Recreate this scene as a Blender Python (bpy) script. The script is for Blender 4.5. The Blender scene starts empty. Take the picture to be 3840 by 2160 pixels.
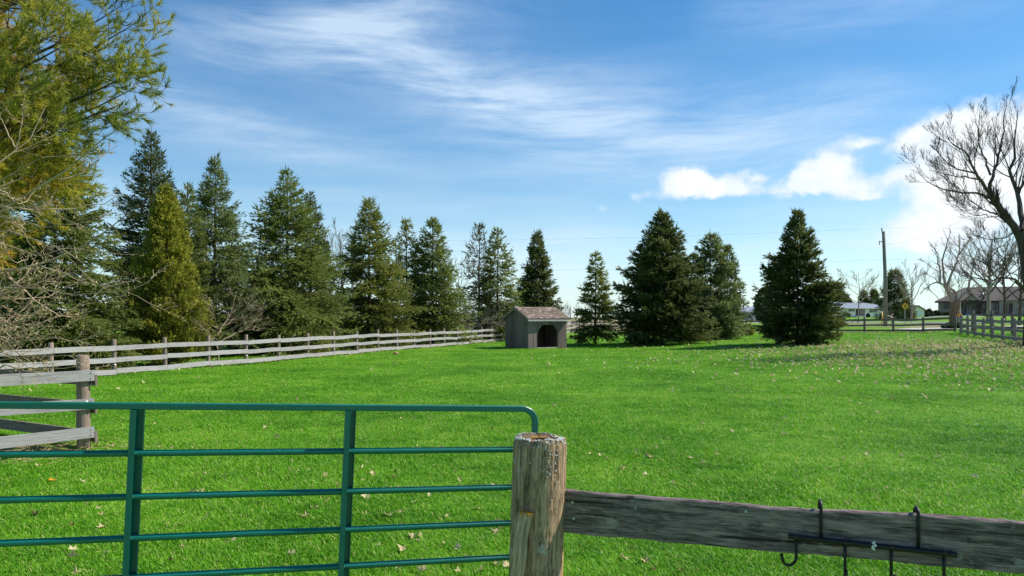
import bpy, math
import numpy as np
from mathutils import Vector, Matrix, Quaternion

# ------------------------------------------------------------------ camera, sky, sun, exposure
scene = bpy.context.scene
COL = scene.collection
F = 2700.0            # focal length in photograph pixels (3840 wide)
CAMH = 1.86           # eye height
HORIZON = 1190.0
cam_d = bpy.data.cameras.new('camera')
cam = bpy.data.objects.new('camera', cam_d)
COL.objects.link(cam)
cam.location = (0, 0, CAMH)
cam.rotation_euler = (math.radians(90), 0, 0)
cam_d.sensor_width = 36.0
cam_d.lens = 36.0 * F / 3840.0
cam_d.shift_y = (HORIZON - 1080.0) / 3840.0
cam_d.clip_start = 0.05
cam_d.clip_end = 9000
scene.camera = cam

SUN_AZ = math.radians(76)      # clockwise from +Y (view direction)
SUN_EL = math.radians(44)
SUN_DIR = Vector((math.sin(SUN_AZ) * math.cos(SUN_EL), math.cos(SUN_AZ) * math.cos(SUN_EL), math.sin(SUN_EL)))
sun_d = bpy.data.lights.new('sun', 'SUN')
sun_d.energy = 5.0
sun_d.angle = math.radians(0.53)
sun_d.color = (1.0, 0.955, 0.88)
sun = bpy.data.objects.new('sun', sun_d)
COL.objects.link(sun)
sun.rotation_mode = 'QUATERNION'
sun.rotation_quaternion = SUN_DIR.to_track_quat('Z', 'Y')
sun.location = (30, 10, 40)

scene.view_settings.view_transform = 'Standard'
scene.view_settings.look = 'None'
scene.view_settings.exposure = 0.29
scene.view_settings.gamma = 1.0
scene.view_settings.use_curve_mapping = False


class NT:
    """small helper to write shader graphs as expressions"""
    def __init__(self, tree):
        self.t = tree
        self.n = tree.nodes
        self.l = tree.links

    def node(self, typ, **kw):
        nd = self.n.new(typ)
        for k, v in kw.items():
            setattr(nd, k, v)
        return nd

    def put(self, sock, v):
        if v is None:
            return
        if isinstance(v, bpy.types.NodeSocket):
            self.l.new(v, sock)
        else:
            if sock.type == 'RGBA' and len(v) == 3:
                v = (*v, 1)
            sock.default_value = v

    def m(self, op, a, b=None, c=None, clamp=False):
        nd = self.node('ShaderNodeMath', operation=op, use_clamp=clamp)
        for i, v in enumerate((a, b, c)):
            self.put(nd.inputs[i], v)
        return nd.outputs[0]

    def add(self, a, b): return self.m('ADD', a, b)
    def sub(self, a, b): return self.m('SUBTRACT', a, b)
    def mul(self, a, b): return self.m('MULTIPLY', a, b)
    def mx(self, a, b): return self.m('MAXIMUM', a, b)

    def sstep(self, e0, e1, x):
        nd = self.node('ShaderNodeMapRange', interpolation_type='SMOOTHSTEP')
        self.put(nd.inputs['Value'], x)
        self.put(nd.inputs['From Min'], e0)
        self.put(nd.inputs['From Max'], e1)
        return nd.outputs[0]

    def xyz(self, x, y, z):
        nd = self.node('ShaderNodeCombineXYZ')
        for i, v in enumerate((x, y, z)):
            self.put(nd.inputs[i], v)
        return nd.outputs[0]

    def sep(self, v):
        nd = self.node('ShaderNodeSeparateXYZ')
        self.put(nd.inputs[0], v)
        return nd.outputs

    def noise(self, vec, scale=5.0, detail=4.0, rough=0.55, dist=0.0, col=False):
        nd = self.node('ShaderNodeTexNoise')
        self.put(nd.inputs['Vector'], vec)
        nd.inputs['Scale'].default_value = scale
        nd.inputs['Detail'].default_value = detail
        nd.inputs['Roughness'].default_value = rough
        nd.inputs['Distortion'].default_value = dist
        return nd.outputs[1 if col else 0]

    def mapping(self, vec, loc=(0, 0, 0), rot=(0, 0, 0), sc=(1, 1, 1)):
        nd = self.node('ShaderNodeMapping')
        self.put(nd.inputs[0], vec)
        self.put(nd.inputs[1], loc)
        self.put(nd.inputs[2], rot)
        self.put(nd.inputs[3], sc)
        return nd.outputs[0]

    def mix(self, f, a, b, blend='MIX'):
        nd = self.node('ShaderNodeMix', data_type='RGBA', blend_type=blend)
        self.put(nd.inputs[0], f)
        self.put(nd.inputs[6], a)
        self.put(nd.inputs[7], b)
        return nd.outputs[2]

    def ramp(self, f, stops):
        nd = self.node('ShaderNodeValToRGB')
        e = nd.color_ramp.elements
        while len(e) < len(stops):
            e.new(0.5)
        for el, (p, c) in zip(e, stops):
            el.position = p
            el.color = (*c, 1) if len(c) == 3 else c
        self.put(nd.inputs[0], f)
        return nd.outputs[0]


def build_world():
    w = bpy.data.worlds.new('World')
    scene.world = w
    w.use_nodes = True
    w.cycles.sampling_method = 'MANUAL'
    w.cycles.sample_map_resolution = 256
    t = NT(w.node_tree)
    t.n.clear()
    sky = t.node('ShaderNodeTexSky', sky_type='NISHITA', sun_disc=False)
    sky.sun_elevation = SUN_EL
    sky.sun_rotation = SUN_AZ
    sky.altitude = 300
    sky.air_density = 1.0
    sky.dust_density = 0.35
    sky.ozone_density = 2.2
    hs = t.node('ShaderNodeHueSaturation')
    hs.inputs['Saturation'].default_value = 1.42
    hs.inputs['Value'].default_value = 1.1
    t.l.new(sky.outputs[0], hs.inputs['Color'])
    base = t.mix(1.0, hs.outputs[0], (0.79, 1.065, 1.055), 'MULTIPLY')
    tc = t.node('ShaderNodeTexCoord')
    d = t.sep(tc.outputs['Generated'])
    dx, dy, dz = d[0], d[1], d[2]
    az = t.m('ARCTAN2', dx, dy)
    hyp = t.m('SQRT', t.add(t.mul(dx, dx), t.mul(dy, dy)))
    el = t.m('ARCTAN2', dz, hyp)
    pl = t.xyz(az, el, 0.0)

    def sp(px, py):
        u = (px - 1920) / F
        v = (HORIZON - py) / F
        return math.atan(u), math.atan(v / math.sqrt(1 + u * u))

    # ---- thin cirrus: long streaks, combed towards lower right
    warp = t.noise(t.mapping(pl, sc=(2.2, 4.0, 1)), 1.3, 1, 0.5, 0, True)
    wv = t.node('ShaderNodeVectorMath', operation='MULTIPLY_ADD')
    t.put(wv.inputs[0], warp)
    wv.inputs[1].default_value = (0.14, 0.07, 0)
    t.put(wv.inputs[2], pl)
    wp = wv.outputs[0]
    fil = t.noise(t.mapping(wp, rot=(0, 0, math.radians(17)), sc=(3.4, 13.0, 1)), 1.3, 6, 0.64, 0.35)
    fine = t.noise(t.mapping(wp, rot=(0, 0, math.radians(14)), sc=(4, 42, 1)), 1.6, 4, 0.66, 0.25)
    broad = t.noise(t.mapping(wp, loc=(3.1, 1.7, 0), rot=(0, 0, math.radians(20)), sc=(1.4, 4.2, 1)), 1.1, 2, 0.5)

    def band(p0, p1, wid, amp):
        a0, e0 = sp(*p0)
        a1, e1 = sp(*p1)
        ln = math.hypot(a1 - a0, e1 - e0)
        ux, uy = (a1 - a0) / ln, (e1 - e0) / ln
        ca, ce = (a0 + a1) / 2, (e0 + e1) / 2
        s = t.sep(wp)
        x = t.sub(s[0], ca + 0.07)
        y = t.sub(s[1], ce + 0.035)
        al = t.add(t.mul(x, ux / (ln * 0.62)), t.mul(y, uy / (ln * 0.62)))
        ac = t.add(t.mul(x, -uy / wid), t.mul(y, ux / wid))
        q = t.add(t.mul(al, al), t.mul(ac, ac))
        return t.mul(t.m('EXPONENT', t.mul(q, -1.0)), amp)

    cov = None
    for b in [((700, 150), (1650, 60), 0.040, 0.9),
              ((1300, 180), (2050, 420), 0.045, 0.95),
              ((1750, 330), (2950, 480), 0.050, 0.9),
              ((450, 400), (1250, 610), 0.030, 0.8),
              ((1500, 560), (2700, 640), 0.04, 0.4),
              ((1400, 900), (2500, 960), 0.028, 0.75),
              ((2300, 1010), (3300, 960), 0.03, 0.6)]:
        v = band(*b)
        cov = v if cov is None else t.add(cov, v)
    cov = t.add(cov, t.mul(t.sstep(0.48, 0.72, broad), 0.42))
    streak = t.add(t.mul(fil, 0.62), t.mul(fine, 0.38))
    cir = t.mul(cov, t.sstep(0.26, 0.78, streak))
    cir = t.m('MINIMUM', t.mul(cir, 0.80), 0.66)
    # ---- pale veil that thickens towards the horizon
    veil = t.m('EXPONENT', t.mul(t.mx(el, 0.0), -6.0))
    veil = t.mul(veil, t.add(0.58, t.mul(t.sstep(0.35, 0.7, t.noise(t.mapping(pl, sc=(2, 16, 1)), 1.5, 2, 0.5)), 0.3)))
    # ---- fair-weather cumulus
    cw = t.noise(t.mapping(pl, sc=(1, 1.15, 1)), 17, 4, 0.6, 0.0, True)
    cv = t.node('ShaderNodeVectorMath', operation='MULTIPLY_ADD')
    t.put(cv.inputs[0], cw)
    cv.inputs[1].default_value = (0.046, 0.038, 0)
    t.put(cv.inputs[2], pl)
    cs = t.sep(cv.outputs[0])
    dens = None
    for (px, py, rx, ry, pw) in [
            (2660, 722, 175, 46, 1.2), (2572, 676, 90, 58, 1.15), (2640, 690, 90, 48, .7),
            (3075, 712, 210, 48, 1.15), (3130, 625, 105, 78, 1.1), (3020, 660, 80, 50, .85),
            (2830, 668, 60, 30, .6), (2390, 734, 60, 36, .5), (2264, 786, 30, 24, .42),
            (3440, 545, 130, 80, 1), (3600, 480, 150, 90, 1.1), (3720, 600, 290, 150, 1.2), (3620, 700, 230, 90, .75),
            (3225, 528, 85, 36, .62), (3245, 735, 85, 26, .6), (3400, 668, 110, 40, .55),
            (3600, 810, 290, 120, 1.0), (3480, 900, 330, 80, .75), (3650, 1010, 420, 90, .7), (3960, 600, 260, 220, 1.2), (4250, 760, 300, 150, 1.0)]:
        a, e = sp(px, py)
        u = (px - 1920) / F
        k = 1 / math.sqrt(1 + u * u)
        x = t.mul(t.sub(cs[0], a + 0.023), F / (rx * k * k))
        y = t.mul(t.sub(cs[1], e + 0.019), F / (ry * k))
        below = t.m('LESS_THAN', y, 0.0)
        y = t.mul(y, t.add(1.0, t.mul(below, 0.6)))
        q = t.add(t.mul(x, x), t.mul(y, y))
        v = t.mul(t.m('EXPONENT', t.mul(q, -1.2)), pw)
        dens = v if dens is None else t.add(dens, v)
    det = t.noise(pl, 46, 3, 0.6)
    dens = t.add(dens, t.mul(t.sub(det, 0.5), 0.75))
    cum = t.sstep(0.24, 0.92, dens)
    # elsewhere in the sky the same sort of small cumulus, scattered by noise
    far = t.noise(t.mapping(tc.outputs['Generated'], loc=(4.2, 1.3, 0), sc=(1, 1, 2.6)), 2.6, 4, 0.55)
    behind = t.sstep(0.25, 0.0, dy)
    low = t.mul(t.sstep(0.62, 0.3, dz), t.sstep(0.02, 0.12, dz))
    cum2 = t.mul(t.mul(t.sstep(0.54, 0.66, far), low), behind)
    cum = t.mx(cum, cum2)
    core = t.mul(t.sstep(0.45, 1.4, dens), t.sstep(0.30, 0.62, t.sep(cw)[1]))
    ccol = t.mix(core, (7.2, 7.9, 8.6), (9.2, 9.3, 9.4))
    c1 = t.mix(cir, base, (6.6, 7.9, 9.2))
    c2 = t.mix(veil, c1, (7.3, 8.2, 9.0))
    c3 = t.mix(t.mul(cum, 0.97), c2, ccol)
    bg = t.node('ShaderNodeBackground')
    bg.inputs['Strength'].default_value = 0.1
    t.l.new(c3, bg.inputs['Color'])
    out = t.node('ShaderNodeOutputWorld')
    t.l.new(bg.outputs[0], out.inputs[0])


build_world()

# ------------------------------------------------------------------ small helpers
rng = np.random.default_rng(7)


def sst(a, b, x):
    t = np.clip((np.asarray(x, float) - a) / (b - a), 0, 1)
    return t * t * (3 - 2 * t)


def gh(x, y):
    """height of the ground"""
    x = np.asarray(x, float)
    y = np.asarray(y, float)
    A = 0.62 * sst(4, 27, x) * sst(12, 34, y) + 0.25 * sst(27, 36, x) * sst(25, 42, y)
    B = 1.05 * sst(60, 105, y)
    g = A + B * (1 - A / 1.25)
    r = x / np.maximum(y, 30.0)
    g = g + sst(115, 190, y) * (-0.15 + 0.80 * sst(0.33, 0.41, r)) + 0.75 * sst(0.54, 0.60, r) * sst(100, 145, y)
    g = g + 0.02 * np.sin(x * 0.9 + 1.3) * np.sin(y * 0.7) * sst(6, 12, y)
    return g


def ghf(x, y):
    return float(gh(x, y))


def P(px, py, z):
    return Vector(((px - 1920) / F * z, z, CAMH - (py - HORIZON) / F * z))


def on_ground(px, py):
    """where the sight line of a photograph pixel meets the ground"""
    z = 3.0
    while z < 500:
        p = P(px, py, z)
        if p.z <= ghf(p.x, p.y):
            break
        z *= 1.004
    return Vector((p.x, p.y, ghf(p.x, p.y)))


def at(px, z):
    x = (px - 1920) / F * z
    return Vector((x, z, ghf(x, z)))


def np_mesh(name, V, Fc, mat=None, smooth=False, tone=None):
    V = np.ascontiguousarray(V, dtype=np.float32)
    Fc = np.ascontiguousarray(Fc, dtype=np.int32)
    me = bpy.data.meshes.new(name)
    k = Fc.shape[1]
    me.vertices.add(len(V))
    me.vertices.foreach_set('co', V.ravel())
    me.loops.add(Fc.size)
    me.loops.foreach_set('vertex_index', Fc.ravel())
    me.polygons.add(len(Fc))
    me.polygons.foreach_set('loop_start', np.arange(0, Fc.size, k, dtype=np.int32))
    me.update(calc_edges=True)
    me.polygons.foreach_set('use_smooth', np.full(len(Fc), bool(smooth)))
    if tone is not None:
        at_ = me.attributes.new('tone', 'FLOAT', 'FACE')
        at_.data.foreach_set('value', np.ascontiguousarray(tone, dtype=np.float32))
    if mat is not None:
        me.materials.append(mat)
    return me


class MB:
    """collects polygons for one mesh"""
    def __init__(self):
        self.v = []
        self.f = []

    def quad_box(self, c, s, M=None):
        x, y, z = s[0] / 2, s[1] / 2, s[2] / 2
        b = len(self.v)
        for i in range(8):
            p = Vector((x if i & 1 else -x, y if i & 2 else -y, z if i & 4 else -z))
            if M is not None:
                p = M @ p
            self.v.append(tuple(p + Vector(c)))
        for q in ((0, 2, 3, 1), (4, 5, 7, 6), (0, 1, 5, 4), (2, 6, 7, 3), (0, 4, 6, 2), (1, 3, 7, 5)):
            self.f.append(tuple(b + i for i in q))
        return self

    def box2(self, lo, hi):
        return self.quad_box([(a + b) / 2 for a, b in zip(lo, hi)], [b - a for a, b in zip(lo, hi)])

    def prism(self, poly, axis_vec, close=True):
        """extrude polygon (list of 3D points) along a vector"""
        b = len(self.v)
        n = len(poly)
        av = Vector(axis_vec)
        self.v += [tuple(p) for p in poly] + [tuple(Vector(p) + av) for p in poly]
        for i in range(n):
            j = (i + 1) % n
            self.f.append((b + i, b + j, b + n + j, b + n + i))
        self.f.append(tuple(b + i for i in reversed(range(n))))
        self.f.append(tuple(b + n + i for i in range(n)))
        return self

    def tube(self, pts, rad, sides=8, cap=True, offs=0.0):
        pts = [Vector(p) for p in pts]
        n = len(pts)
        if not hasattr(rad, '__len__'):
            rad = [rad] * n
        b = len(self.v)
        prev = None
        for i in range(n):
            tg = (pts[min(i + 1, n - 1)] - pts[max(i - 1, 0)]).normalized()
            if prev is None:
                ref = Vector((0, 0, 1)) if abs(tg.z) < 0.9 else Vector((0, 1, 0))
                u = tg.cross(ref).normalized()
            else:
                u = (prev - tg * prev.dot(tg)).normalized()
            prev = u
            w = tg.cross(u)
            for k in range(sides):
                a = offs + 2 * math.pi * k / sides
                self.v.append(tuple(pts[i] + (u * math.cos(a) + w * math.sin(a)) * rad[i]))
        for i in range(n - 1):
            for k in range(sides):
                k2 = (k + 1) % sides
                self.f.append((b + i * sides + k, b + i * sides + k2, b + (i + 1) * sides + k2, b + (i + 1) * sides + k))
        if cap:
            self.f.append(tuple(b + k for k in reversed(range(sides))))
            self.f.append(tuple(b + (n - 1) * sides + k for k in range(sides)))
        return self

    def mesh(self, name, mat=None, smooth=False, recalc=True):
        me = bpy.data.meshes.new(name)
        me.from_pydata(self.v, [], self.f)
        if recalc:
            import bmesh
            bm = bmesh.new()
            bm.from_mesh(me)
            bmesh.ops.recalc_face_normals(bm, faces=bm.faces)
            bm.to_mesh(me)
            bm.free()
        if smooth:
            me.polygons.foreach_set('use_smooth', np.full(len(me.polygons), True))
        if mat is not None:
            me.materials.append(mat)
        return me


def link(name, data, parent=None, loc=None, rot=None, scale=None):
    o = bpy.data.objects.new(name, data)
    COL.objects.link(o)
    if parent is not None:
        o.parent = parent
    if loc is not None:
        o.location = loc
    if rot is not None:
        if isinstance(rot, Quaternion):
            o.rotation_mode = 'QUATERNION'
            o.rotation_quaternion = rot
        else:
            o.rotation_euler = rot
    if scale is not None:
        o.scale = scale
    return o


def tag(o, label=None, cat=None, group=None, kind=None):
    if label:
        o['label'] = label
    if cat:
        o['category'] = cat
    if group:
        o['group'] = group
    if kind:
        o['kind'] = kind
    return o


def thing(name, label, cat, loc=(0, 0, 0), rot=None, group=None):
    o = link(name, None, None, loc, rot)
    o.empty_display_size = 0.2
    return tag(o, label, cat, group)


def frame_quat(xaxis, up=(0, 0, 1)):
    x = Vector(xaxis).normalized()
    y = Vector(up).cross(x).normalized()
    z = x.cross(y)
    return Matrix((x, y, z)).transposed().to_quaternion()


# ------------------------------------------------------------------ materials
MATS = {}


def new_mat(name):
    m = bpy.data.materials.new(name)
    m.use_nodes = True
    t = NT(m.node_tree)
    t.n.clear()
    out = t.node('ShaderNodeOutputMaterial')
    MATS[name] = m
    return m, t, out


def principled(t, out, col, rough=0.7, spec=0.3, metal=0.0, bump=None, bstr=0.3, bdist=0.01):
    b = t.node('ShaderNodeBsdfPrincipled')
    t.put(b.inputs['Base Color'], col)
    t.put(b.inputs['Roughness'], rough)
    b.inputs['Specular IOR Level'].default_value = spec
    b.inputs['Metallic'].default_value = metal
    if bump is not None:
        bn = t.node('ShaderNodeBump')
        bn.inputs['Strength'].default_value = bstr
        bn.inputs['Distance'].default_value = bdist
        t.put(bn.inputs['Height'], bump)
        t.l.new(bn.outputs[0], b.inputs['Normal'])
    t.l.new(b.outputs[0], out.inputs[0])
    return b


def plain(name, col, rough=0.6, spec=0.3, metal=0.0, var=0.12, nscale=6.0):
    m, t, out = new_mat(name)
    tc = t.node('ShaderNodeTexCoord').outputs['Object']
    n = t.noise(tc, nscale, 5, 0.6)
    c = t.mix(n, tuple(x * (1 - var * 2) for x in col), tuple(min(1, x * (1 + var * 2)) for x in col))
    principled(t, out, c, rough, spec, metal, n, 0.15, 0.01)
    return m


def wood(name, light, mid, dark, stain=0.35, grain=(1.2, 30, 30), lichen=None, rough=0.85, knots=True, fine=1.0, bdist=0.006, checks=0.0, tonev=0.35):
    """weathered timber, grain along local x"""
    m, t, out = new_mat(name)
    tc = t.node('ShaderNodeTexCoord').outputs['Object']
    oi = t.node('ShaderNodeObjectInfo').outputs['Random']
    off = t.xyz(t.mul(oi, 37.0), t.mul(oi, 91.0), t.mul(oi, 53.0))
    av = t.node('ShaderNodeVectorMath', operation='ADD')
    t.put(av.inputs[0], tc)
    t.put(av.inputs[1], off)
    v = av.outputs[0]
    g1 = t.noise(t.mapping(v, sc=grain), 2.2 * fine, 7, 0.65, 0.6)
    g2 = t.noise(t.mapping(v, sc=(grain[0] * 3, grain[1] * 2.5, grain[2] * 2.5)), 3.0 * fine, 4, 0.6)
    big = t.noise(t.mapping(v, sc=(0.9, 3.0, 3.0)), 2.0, 5, 0.6, 0.8)
    g = t.add(t.mul(g1, 0.65), t.mul(g2, 0.35))
    c = t.ramp(g, [(0.34, dark), (0.475, mid), (0.61, light)])
    c = t.mix(t.mul(t.sstep(0.52, 0.70, big), stain), c, dark)
    tone = t.mul(t.sub(oi, 0.5), tonev)
    c = t.mix(t.m('ABSOLUTE', tone), c, t.mix(t.m('GREATER_THAN', tone, 0.0), dark, light))
    if knots:
        vo = t.node('ShaderNodeTexVoronoi')
        t.put(vo.inputs['Vector'], t.mapping(v, sc=(1.5, 7.0, 7.0)))
        vo.inputs['Scale'].default_value = 1.0
        k = t.sstep(0.16, 0.05, vo.outputs['Distance'])
        c = t.mix(t.mul(k, 0.55), c, tuple(x * 0.5 for x in dark))
    if checks:
        ck = t.noise(t.mapping(v, sc=(1.4, 34, 34)), 1.6, 3, 0.55, 0.25)
        ckm = t.mul(t.sstep(0.60, 0.66, ck), checks)
        c = t.mix(ckm, c, tuple(x * 0.35 for x in dark))
        blot = t.noise(t.mapping(v, sc=(5.0, 22, 22)), 2.0, 6, 0.65, 0.5)
        c = t.mix(t.mul(t.sstep(0.50, 0.66, blot), checks * 0.8), c, dark)
        c = t.mix(t.mul(t.sstep(0.46, 0.34, blot), checks * 0.45), c, light)
        g = t.sub(g, t.mul(ckm, 0.6))
    if lichen:
        ln = t.noise(tc, 24, 6, 0.65)
        lc = t.noise(tc, 5, 3, 0.5)
        lm = t.mul(t.sstep(0.56, 0.66, ln), t.sstep(0.46, 0.6, lc))
        c = t.mix(t.mul(lm, lichen[1]), c, lichen[0])
    principled(t, out, c, rough, 0.15, 0, g, 0.7, bdist)
    return m


wood('board_light', (0.47, 0.447, 0.431), (0.353, 0.331, 0.319), (0.185, 0.165, 0.151), 0.35)
wood('board_dark', (0.315, 0.24, 0.207), (0.206, 0.154, 0.128), (0.085, 0.063, 0.05), 0.4)
wood('board_bluegrey', (0.431, 0.329, 0.308), (0.3, 0.229, 0.217), (0.131, 0.1, 0.09), 0.4)
wood('post_wood', (0.381, 0.29, 0.221), (0.254, 0.19, 0.143), (0.104, 0.075, 0.055), 0.35, knots=False)
wood('shed_board', (0.317, 0.241, 0.213), (0.206, 0.155, 0.14), (0.082, 0.061, 0.055), 0.45, (0.8, 22, 22), fine=0.8, tonev=0.9)
wood('shed_trim', (0.356, 0.312, 0.271), (0.248, 0.22, 0.192), (0.129, 0.114, 0.098), 0.2)
wood('sill_wood', (0.52, 0.47, 0.4), (0.42, 0.37, 0.31), (0.25, 0.21, 0.17), 0.2)
wood('rail_near', (0.404, 0.309, 0.284), (0.185, 0.137, 0.129), (0.048, 0.035, 0.033), 0.5, (1.5, 26, 26),
     lichen=((0.36, 0.36, 0.31), 0.45), bdist=0.004, checks=0.9)
wood('post_near', (0.618, 0.426, 0.268), (0.363, 0.24, 0.142), (0.059, 0.04, 0.024), 0.3, (3.0, 42, 42),
     lichen=((0.46, 0.47, 0.42), 0.75), knots=False, bdist=0.010, checks=0.85)
wood('batten_near', (0.62, 0.451, 0.293), (0.436, 0.312, 0.199), (0.185, 0.128, 0.077), 0.3, (1.6, 34, 34), knots=False,
     lichen=((0.44, 0.45, 0.40), 0.3), bdist=0.005, checks=0.5)
plain('lichen_orange', (0.62, 0.30, 0.035), 0.95, 0.05, var=0.25, nscale=60)
plain('lichen_grey', (0.48, 0.50, 0.46), 0.95, 0.05, var=0.25, nscale=60)
plain('heart_wood', (0.17, 0.125, 0.08), 0.95, 0.05, var=0.3, nscale=40)
plain('hole_shade', (0.02, 0.016, 0.012), 1.0, 0.0)  # near-black stand-in for the shade inside the post top
plain('nail', (0.10, 0.095, 0.09), 0.6, 0.4)
plain('white_plastic', (0.78, 0.78, 0.76), 0.45, 0.4, var=0.04)
plain('white_paint', (0.74, 0.74, 0.73), 0.6, 0.3, var=0.04)
plain('black_steel', (0.016, 0.015, 0.015), 0.5, 0.45, 0.3, 0.3, 30)
plain('rusty_steel', (0.075, 0.045, 0.03), 0.75, 0.3, 0.3, 0.35, 40)
plain('red_paint', (0.42, 0.06, 0.03), 0.5, 0.4, var=0.08)
plain('yellow_paint', (0.78, 0.42, 0.02), 0.5, 0.4, var=0.06)
plain('sign_orange', (0.62, 0.27, 0.02), 0.6, 0.3, var=0.1)
plain('galvanised', (0.42, 0.43, 0.44), 0.45, 0.5, 0.7, 0.08)
plain('insulator', (0.09, 0.07, 0.06), 0.3, 0.6, var=0.1)
plain('cable', (0.16, 0.17, 0.18), 0.6, 0.3, var=0.05)
plain('pale_wall', (0.92, 0.76, 0.74), 0.85, 0.2, var=0.05, nscale=1.5)
plain('pale_trim', (0.70, 0.70, 0.69), 0.6, 0.3, var=0.04)
plain('metal_roof', (0.36, 0.38, 0.43), 0.5, 0.4, 0.0, 0.06, 0.8)
plain('dark_trim', (0.035, 0.035, 0.04), 0.6, 0.3)
plain('shutter', (0.06, 0.06, 0.065), 0.6, 0.3)
plain('overhead_door', (0.27, 0.31, 0.34), 0.5, 0.3, var=0.05)
plain('green_trim', (0.03, 0.13, 0.11), 0.5, 0.3)
plain('concrete', (0.50, 0.485, 0.46), 0.9, 0.15, var=0.08, nscale=2)
plain('asphalt_shingle', (0.155, 0.13, 0.108), 0.9, 0.15, var=0.15, nscale=4)
plain('solar_black', (0.018, 0.02, 0.026), 0.25, 0.5, var=0.05)
plain('door_brown', (0.05, 0.03, 0.022), 0.5, 0.35)
plain('orange_leaf', (0.70, 0.26, 0.02), 0.7, 0.2, var=0.2, nscale=30)
plain('pink_lump', (0.62, 0.30, 0.22), 0.8, 0.2, var=0.15, nscale=20)
plain('straw', (0.44, 0.33, 0.17), 0.9, 0.1, var=0.3, nscale=3)

m, t, out = new_mat('window_glass')
principled(t, out, (0.035, 0.04, 0.048), 0.08, 0.6)

m, t, out = new_mat('gate_paint')
tc = t.node('ShaderNodeTexCoord').outputs['Object']
n1 = t.noise(tc, 14, 5, 0.6)
n2 = t.noise(tc, 90, 3, 0.6)
c = t.mix(n1, (0.001, 0.11, 0.080), (0.004, 0.16, 0.118))
c = t.mix(t.sstep(0.70, 0.76, n2), c, (0.25, 0.3, 0.28))
principled(t, out, c, t.add(0.28, t.mul(n1, 0.2)), 0.5, 0, n1, 0.05, 0.003)

m, t, out = new_mat('house_brick')
tc = t.node('ShaderNodeTexCoord').outputs['Object']
br = t.node('ShaderNodeTexBrick')
t.put(br.inputs['Vector'], t.mapping(tc, rot=(math.radians(90), 0, 0)))
br.inputs['Color1'].default_value = (0.27, 0.215, 0.18, 1)
br.inputs['Color2'].default_value = (0.38, 0.31, 0.27, 1)
br.inputs['Mortar'].default_value = (0.42, 0.38, 0.34, 1)
br.inputs['Scale'].default_value = 1.6
nb = t.noise(tc, 1.3, 4, 0.6)
principled(t, out, t.mix(t.sstep(0.4, 0.65, nb), br.outputs['Color'], (0.25, 0.20, 0.165)), 0.9, 0.15)

m, t, out = new_mat('roof_shingle')     # red-brown asphalt shingles of the small shed
tc = t.node('ShaderNodeTexCoord').outputs['Object']
oi = t.node('ShaderNodeObjectInfo').outputs['Random']
ns = t.noise(tc, 60, 4, 0.6)
c = t.ramp(oi, [(0.0, (0.095, 0.070, 0.052)), (0.35, (0.165, 0.126, 0.094)), (0.7, (0.245, 0.195, 0.148)), (0.93, (0.36, 0.28, 0.22)), (1.0, (0.52, 0.44, 0.37))])
c = t.mix(0.35, c, t.mix(ns, (0.09, 0.06, 0.045), (0.37, 0.28, 0.22)))
principled(t, out, c, 0.95, 0.1, 0, ns, 0.5, 0.004)


def bark(name, c1, c2, sc=9.0):
    m, t, out = new_mat(name)
    tc = t.node('ShaderNodeTexCoord').outputs['Object']
    n = t.noise(t.mapping(tc, sc=(1, 1, 0.25)), sc, 6, 0.65, 0.4)
    principled(t, out, t.ramp(n, [(0.35, c1), (0.65, c2)]), 0.9, 0.12, 0, n, 0.8, 0.03)
    return m


bark('bark_dark', (0.045, 0.036, 0.03), (0.11, 0.09, 0.075))
bark('bark_maple', (0.055, 0.042, 0.035), (0.135, 0.105, 0.085))
bark('bark_brown', (0.11, 0.075, 0.045), (0.24, 0.18, 0.12))
bark('bark_pale', (0.25, 0.19, 0.15), (0.43, 0.345, 0.285))
bark('bark_shrub', (0.28, 0.195, 0.12), (0.56, 0.43, 0.29), 5)
bark('twig_red', (0.16, 0.085, 0.06), (0.30, 0.20, 0.15), 5)
bark('bark_birch', (0.35, 0.33, 0.31), (0.6, 0.58, 0.56))
bark('pole_wood', (0.17, 0.16, 0.13), (0.28, 0.265, 0.22), 5)
bark('spruce_twig', (0.075, 0.055, 0.042), (0.16, 0.125, 0.095), 8)
bark('far_twig', (0.16, 0.13, 0.125), (0.26, 0.22, 0.215), 0.3)


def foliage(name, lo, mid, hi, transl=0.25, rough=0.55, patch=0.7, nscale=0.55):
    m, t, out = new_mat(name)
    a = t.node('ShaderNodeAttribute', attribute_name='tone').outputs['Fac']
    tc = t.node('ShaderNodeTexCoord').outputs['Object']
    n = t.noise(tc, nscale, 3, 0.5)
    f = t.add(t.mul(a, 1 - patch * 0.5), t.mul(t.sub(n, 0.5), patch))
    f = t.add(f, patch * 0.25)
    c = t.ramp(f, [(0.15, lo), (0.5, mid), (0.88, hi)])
    b = t.node('ShaderNodeBsdfPrincipled')
    t.put(b.inputs['Base Color'], c)
    b.inputs['Roughness'].default_value = rough
    b.inputs['Specular IOR Level'].default_value = 0.25
    tr = t.node('ShaderNodeBsdfTranslucent')
    t.put(tr.inputs[0], c)
    mx = t.node('ShaderNodeMixShader')
    mx.inputs[0].default_value = transl
    t.l.new(b.outputs[0], mx.inputs[1])
    t.l.new(tr.outputs[0], mx.inputs[2])
    t.l.new(mx.outputs[0], out.inputs[0])
    return m


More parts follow.
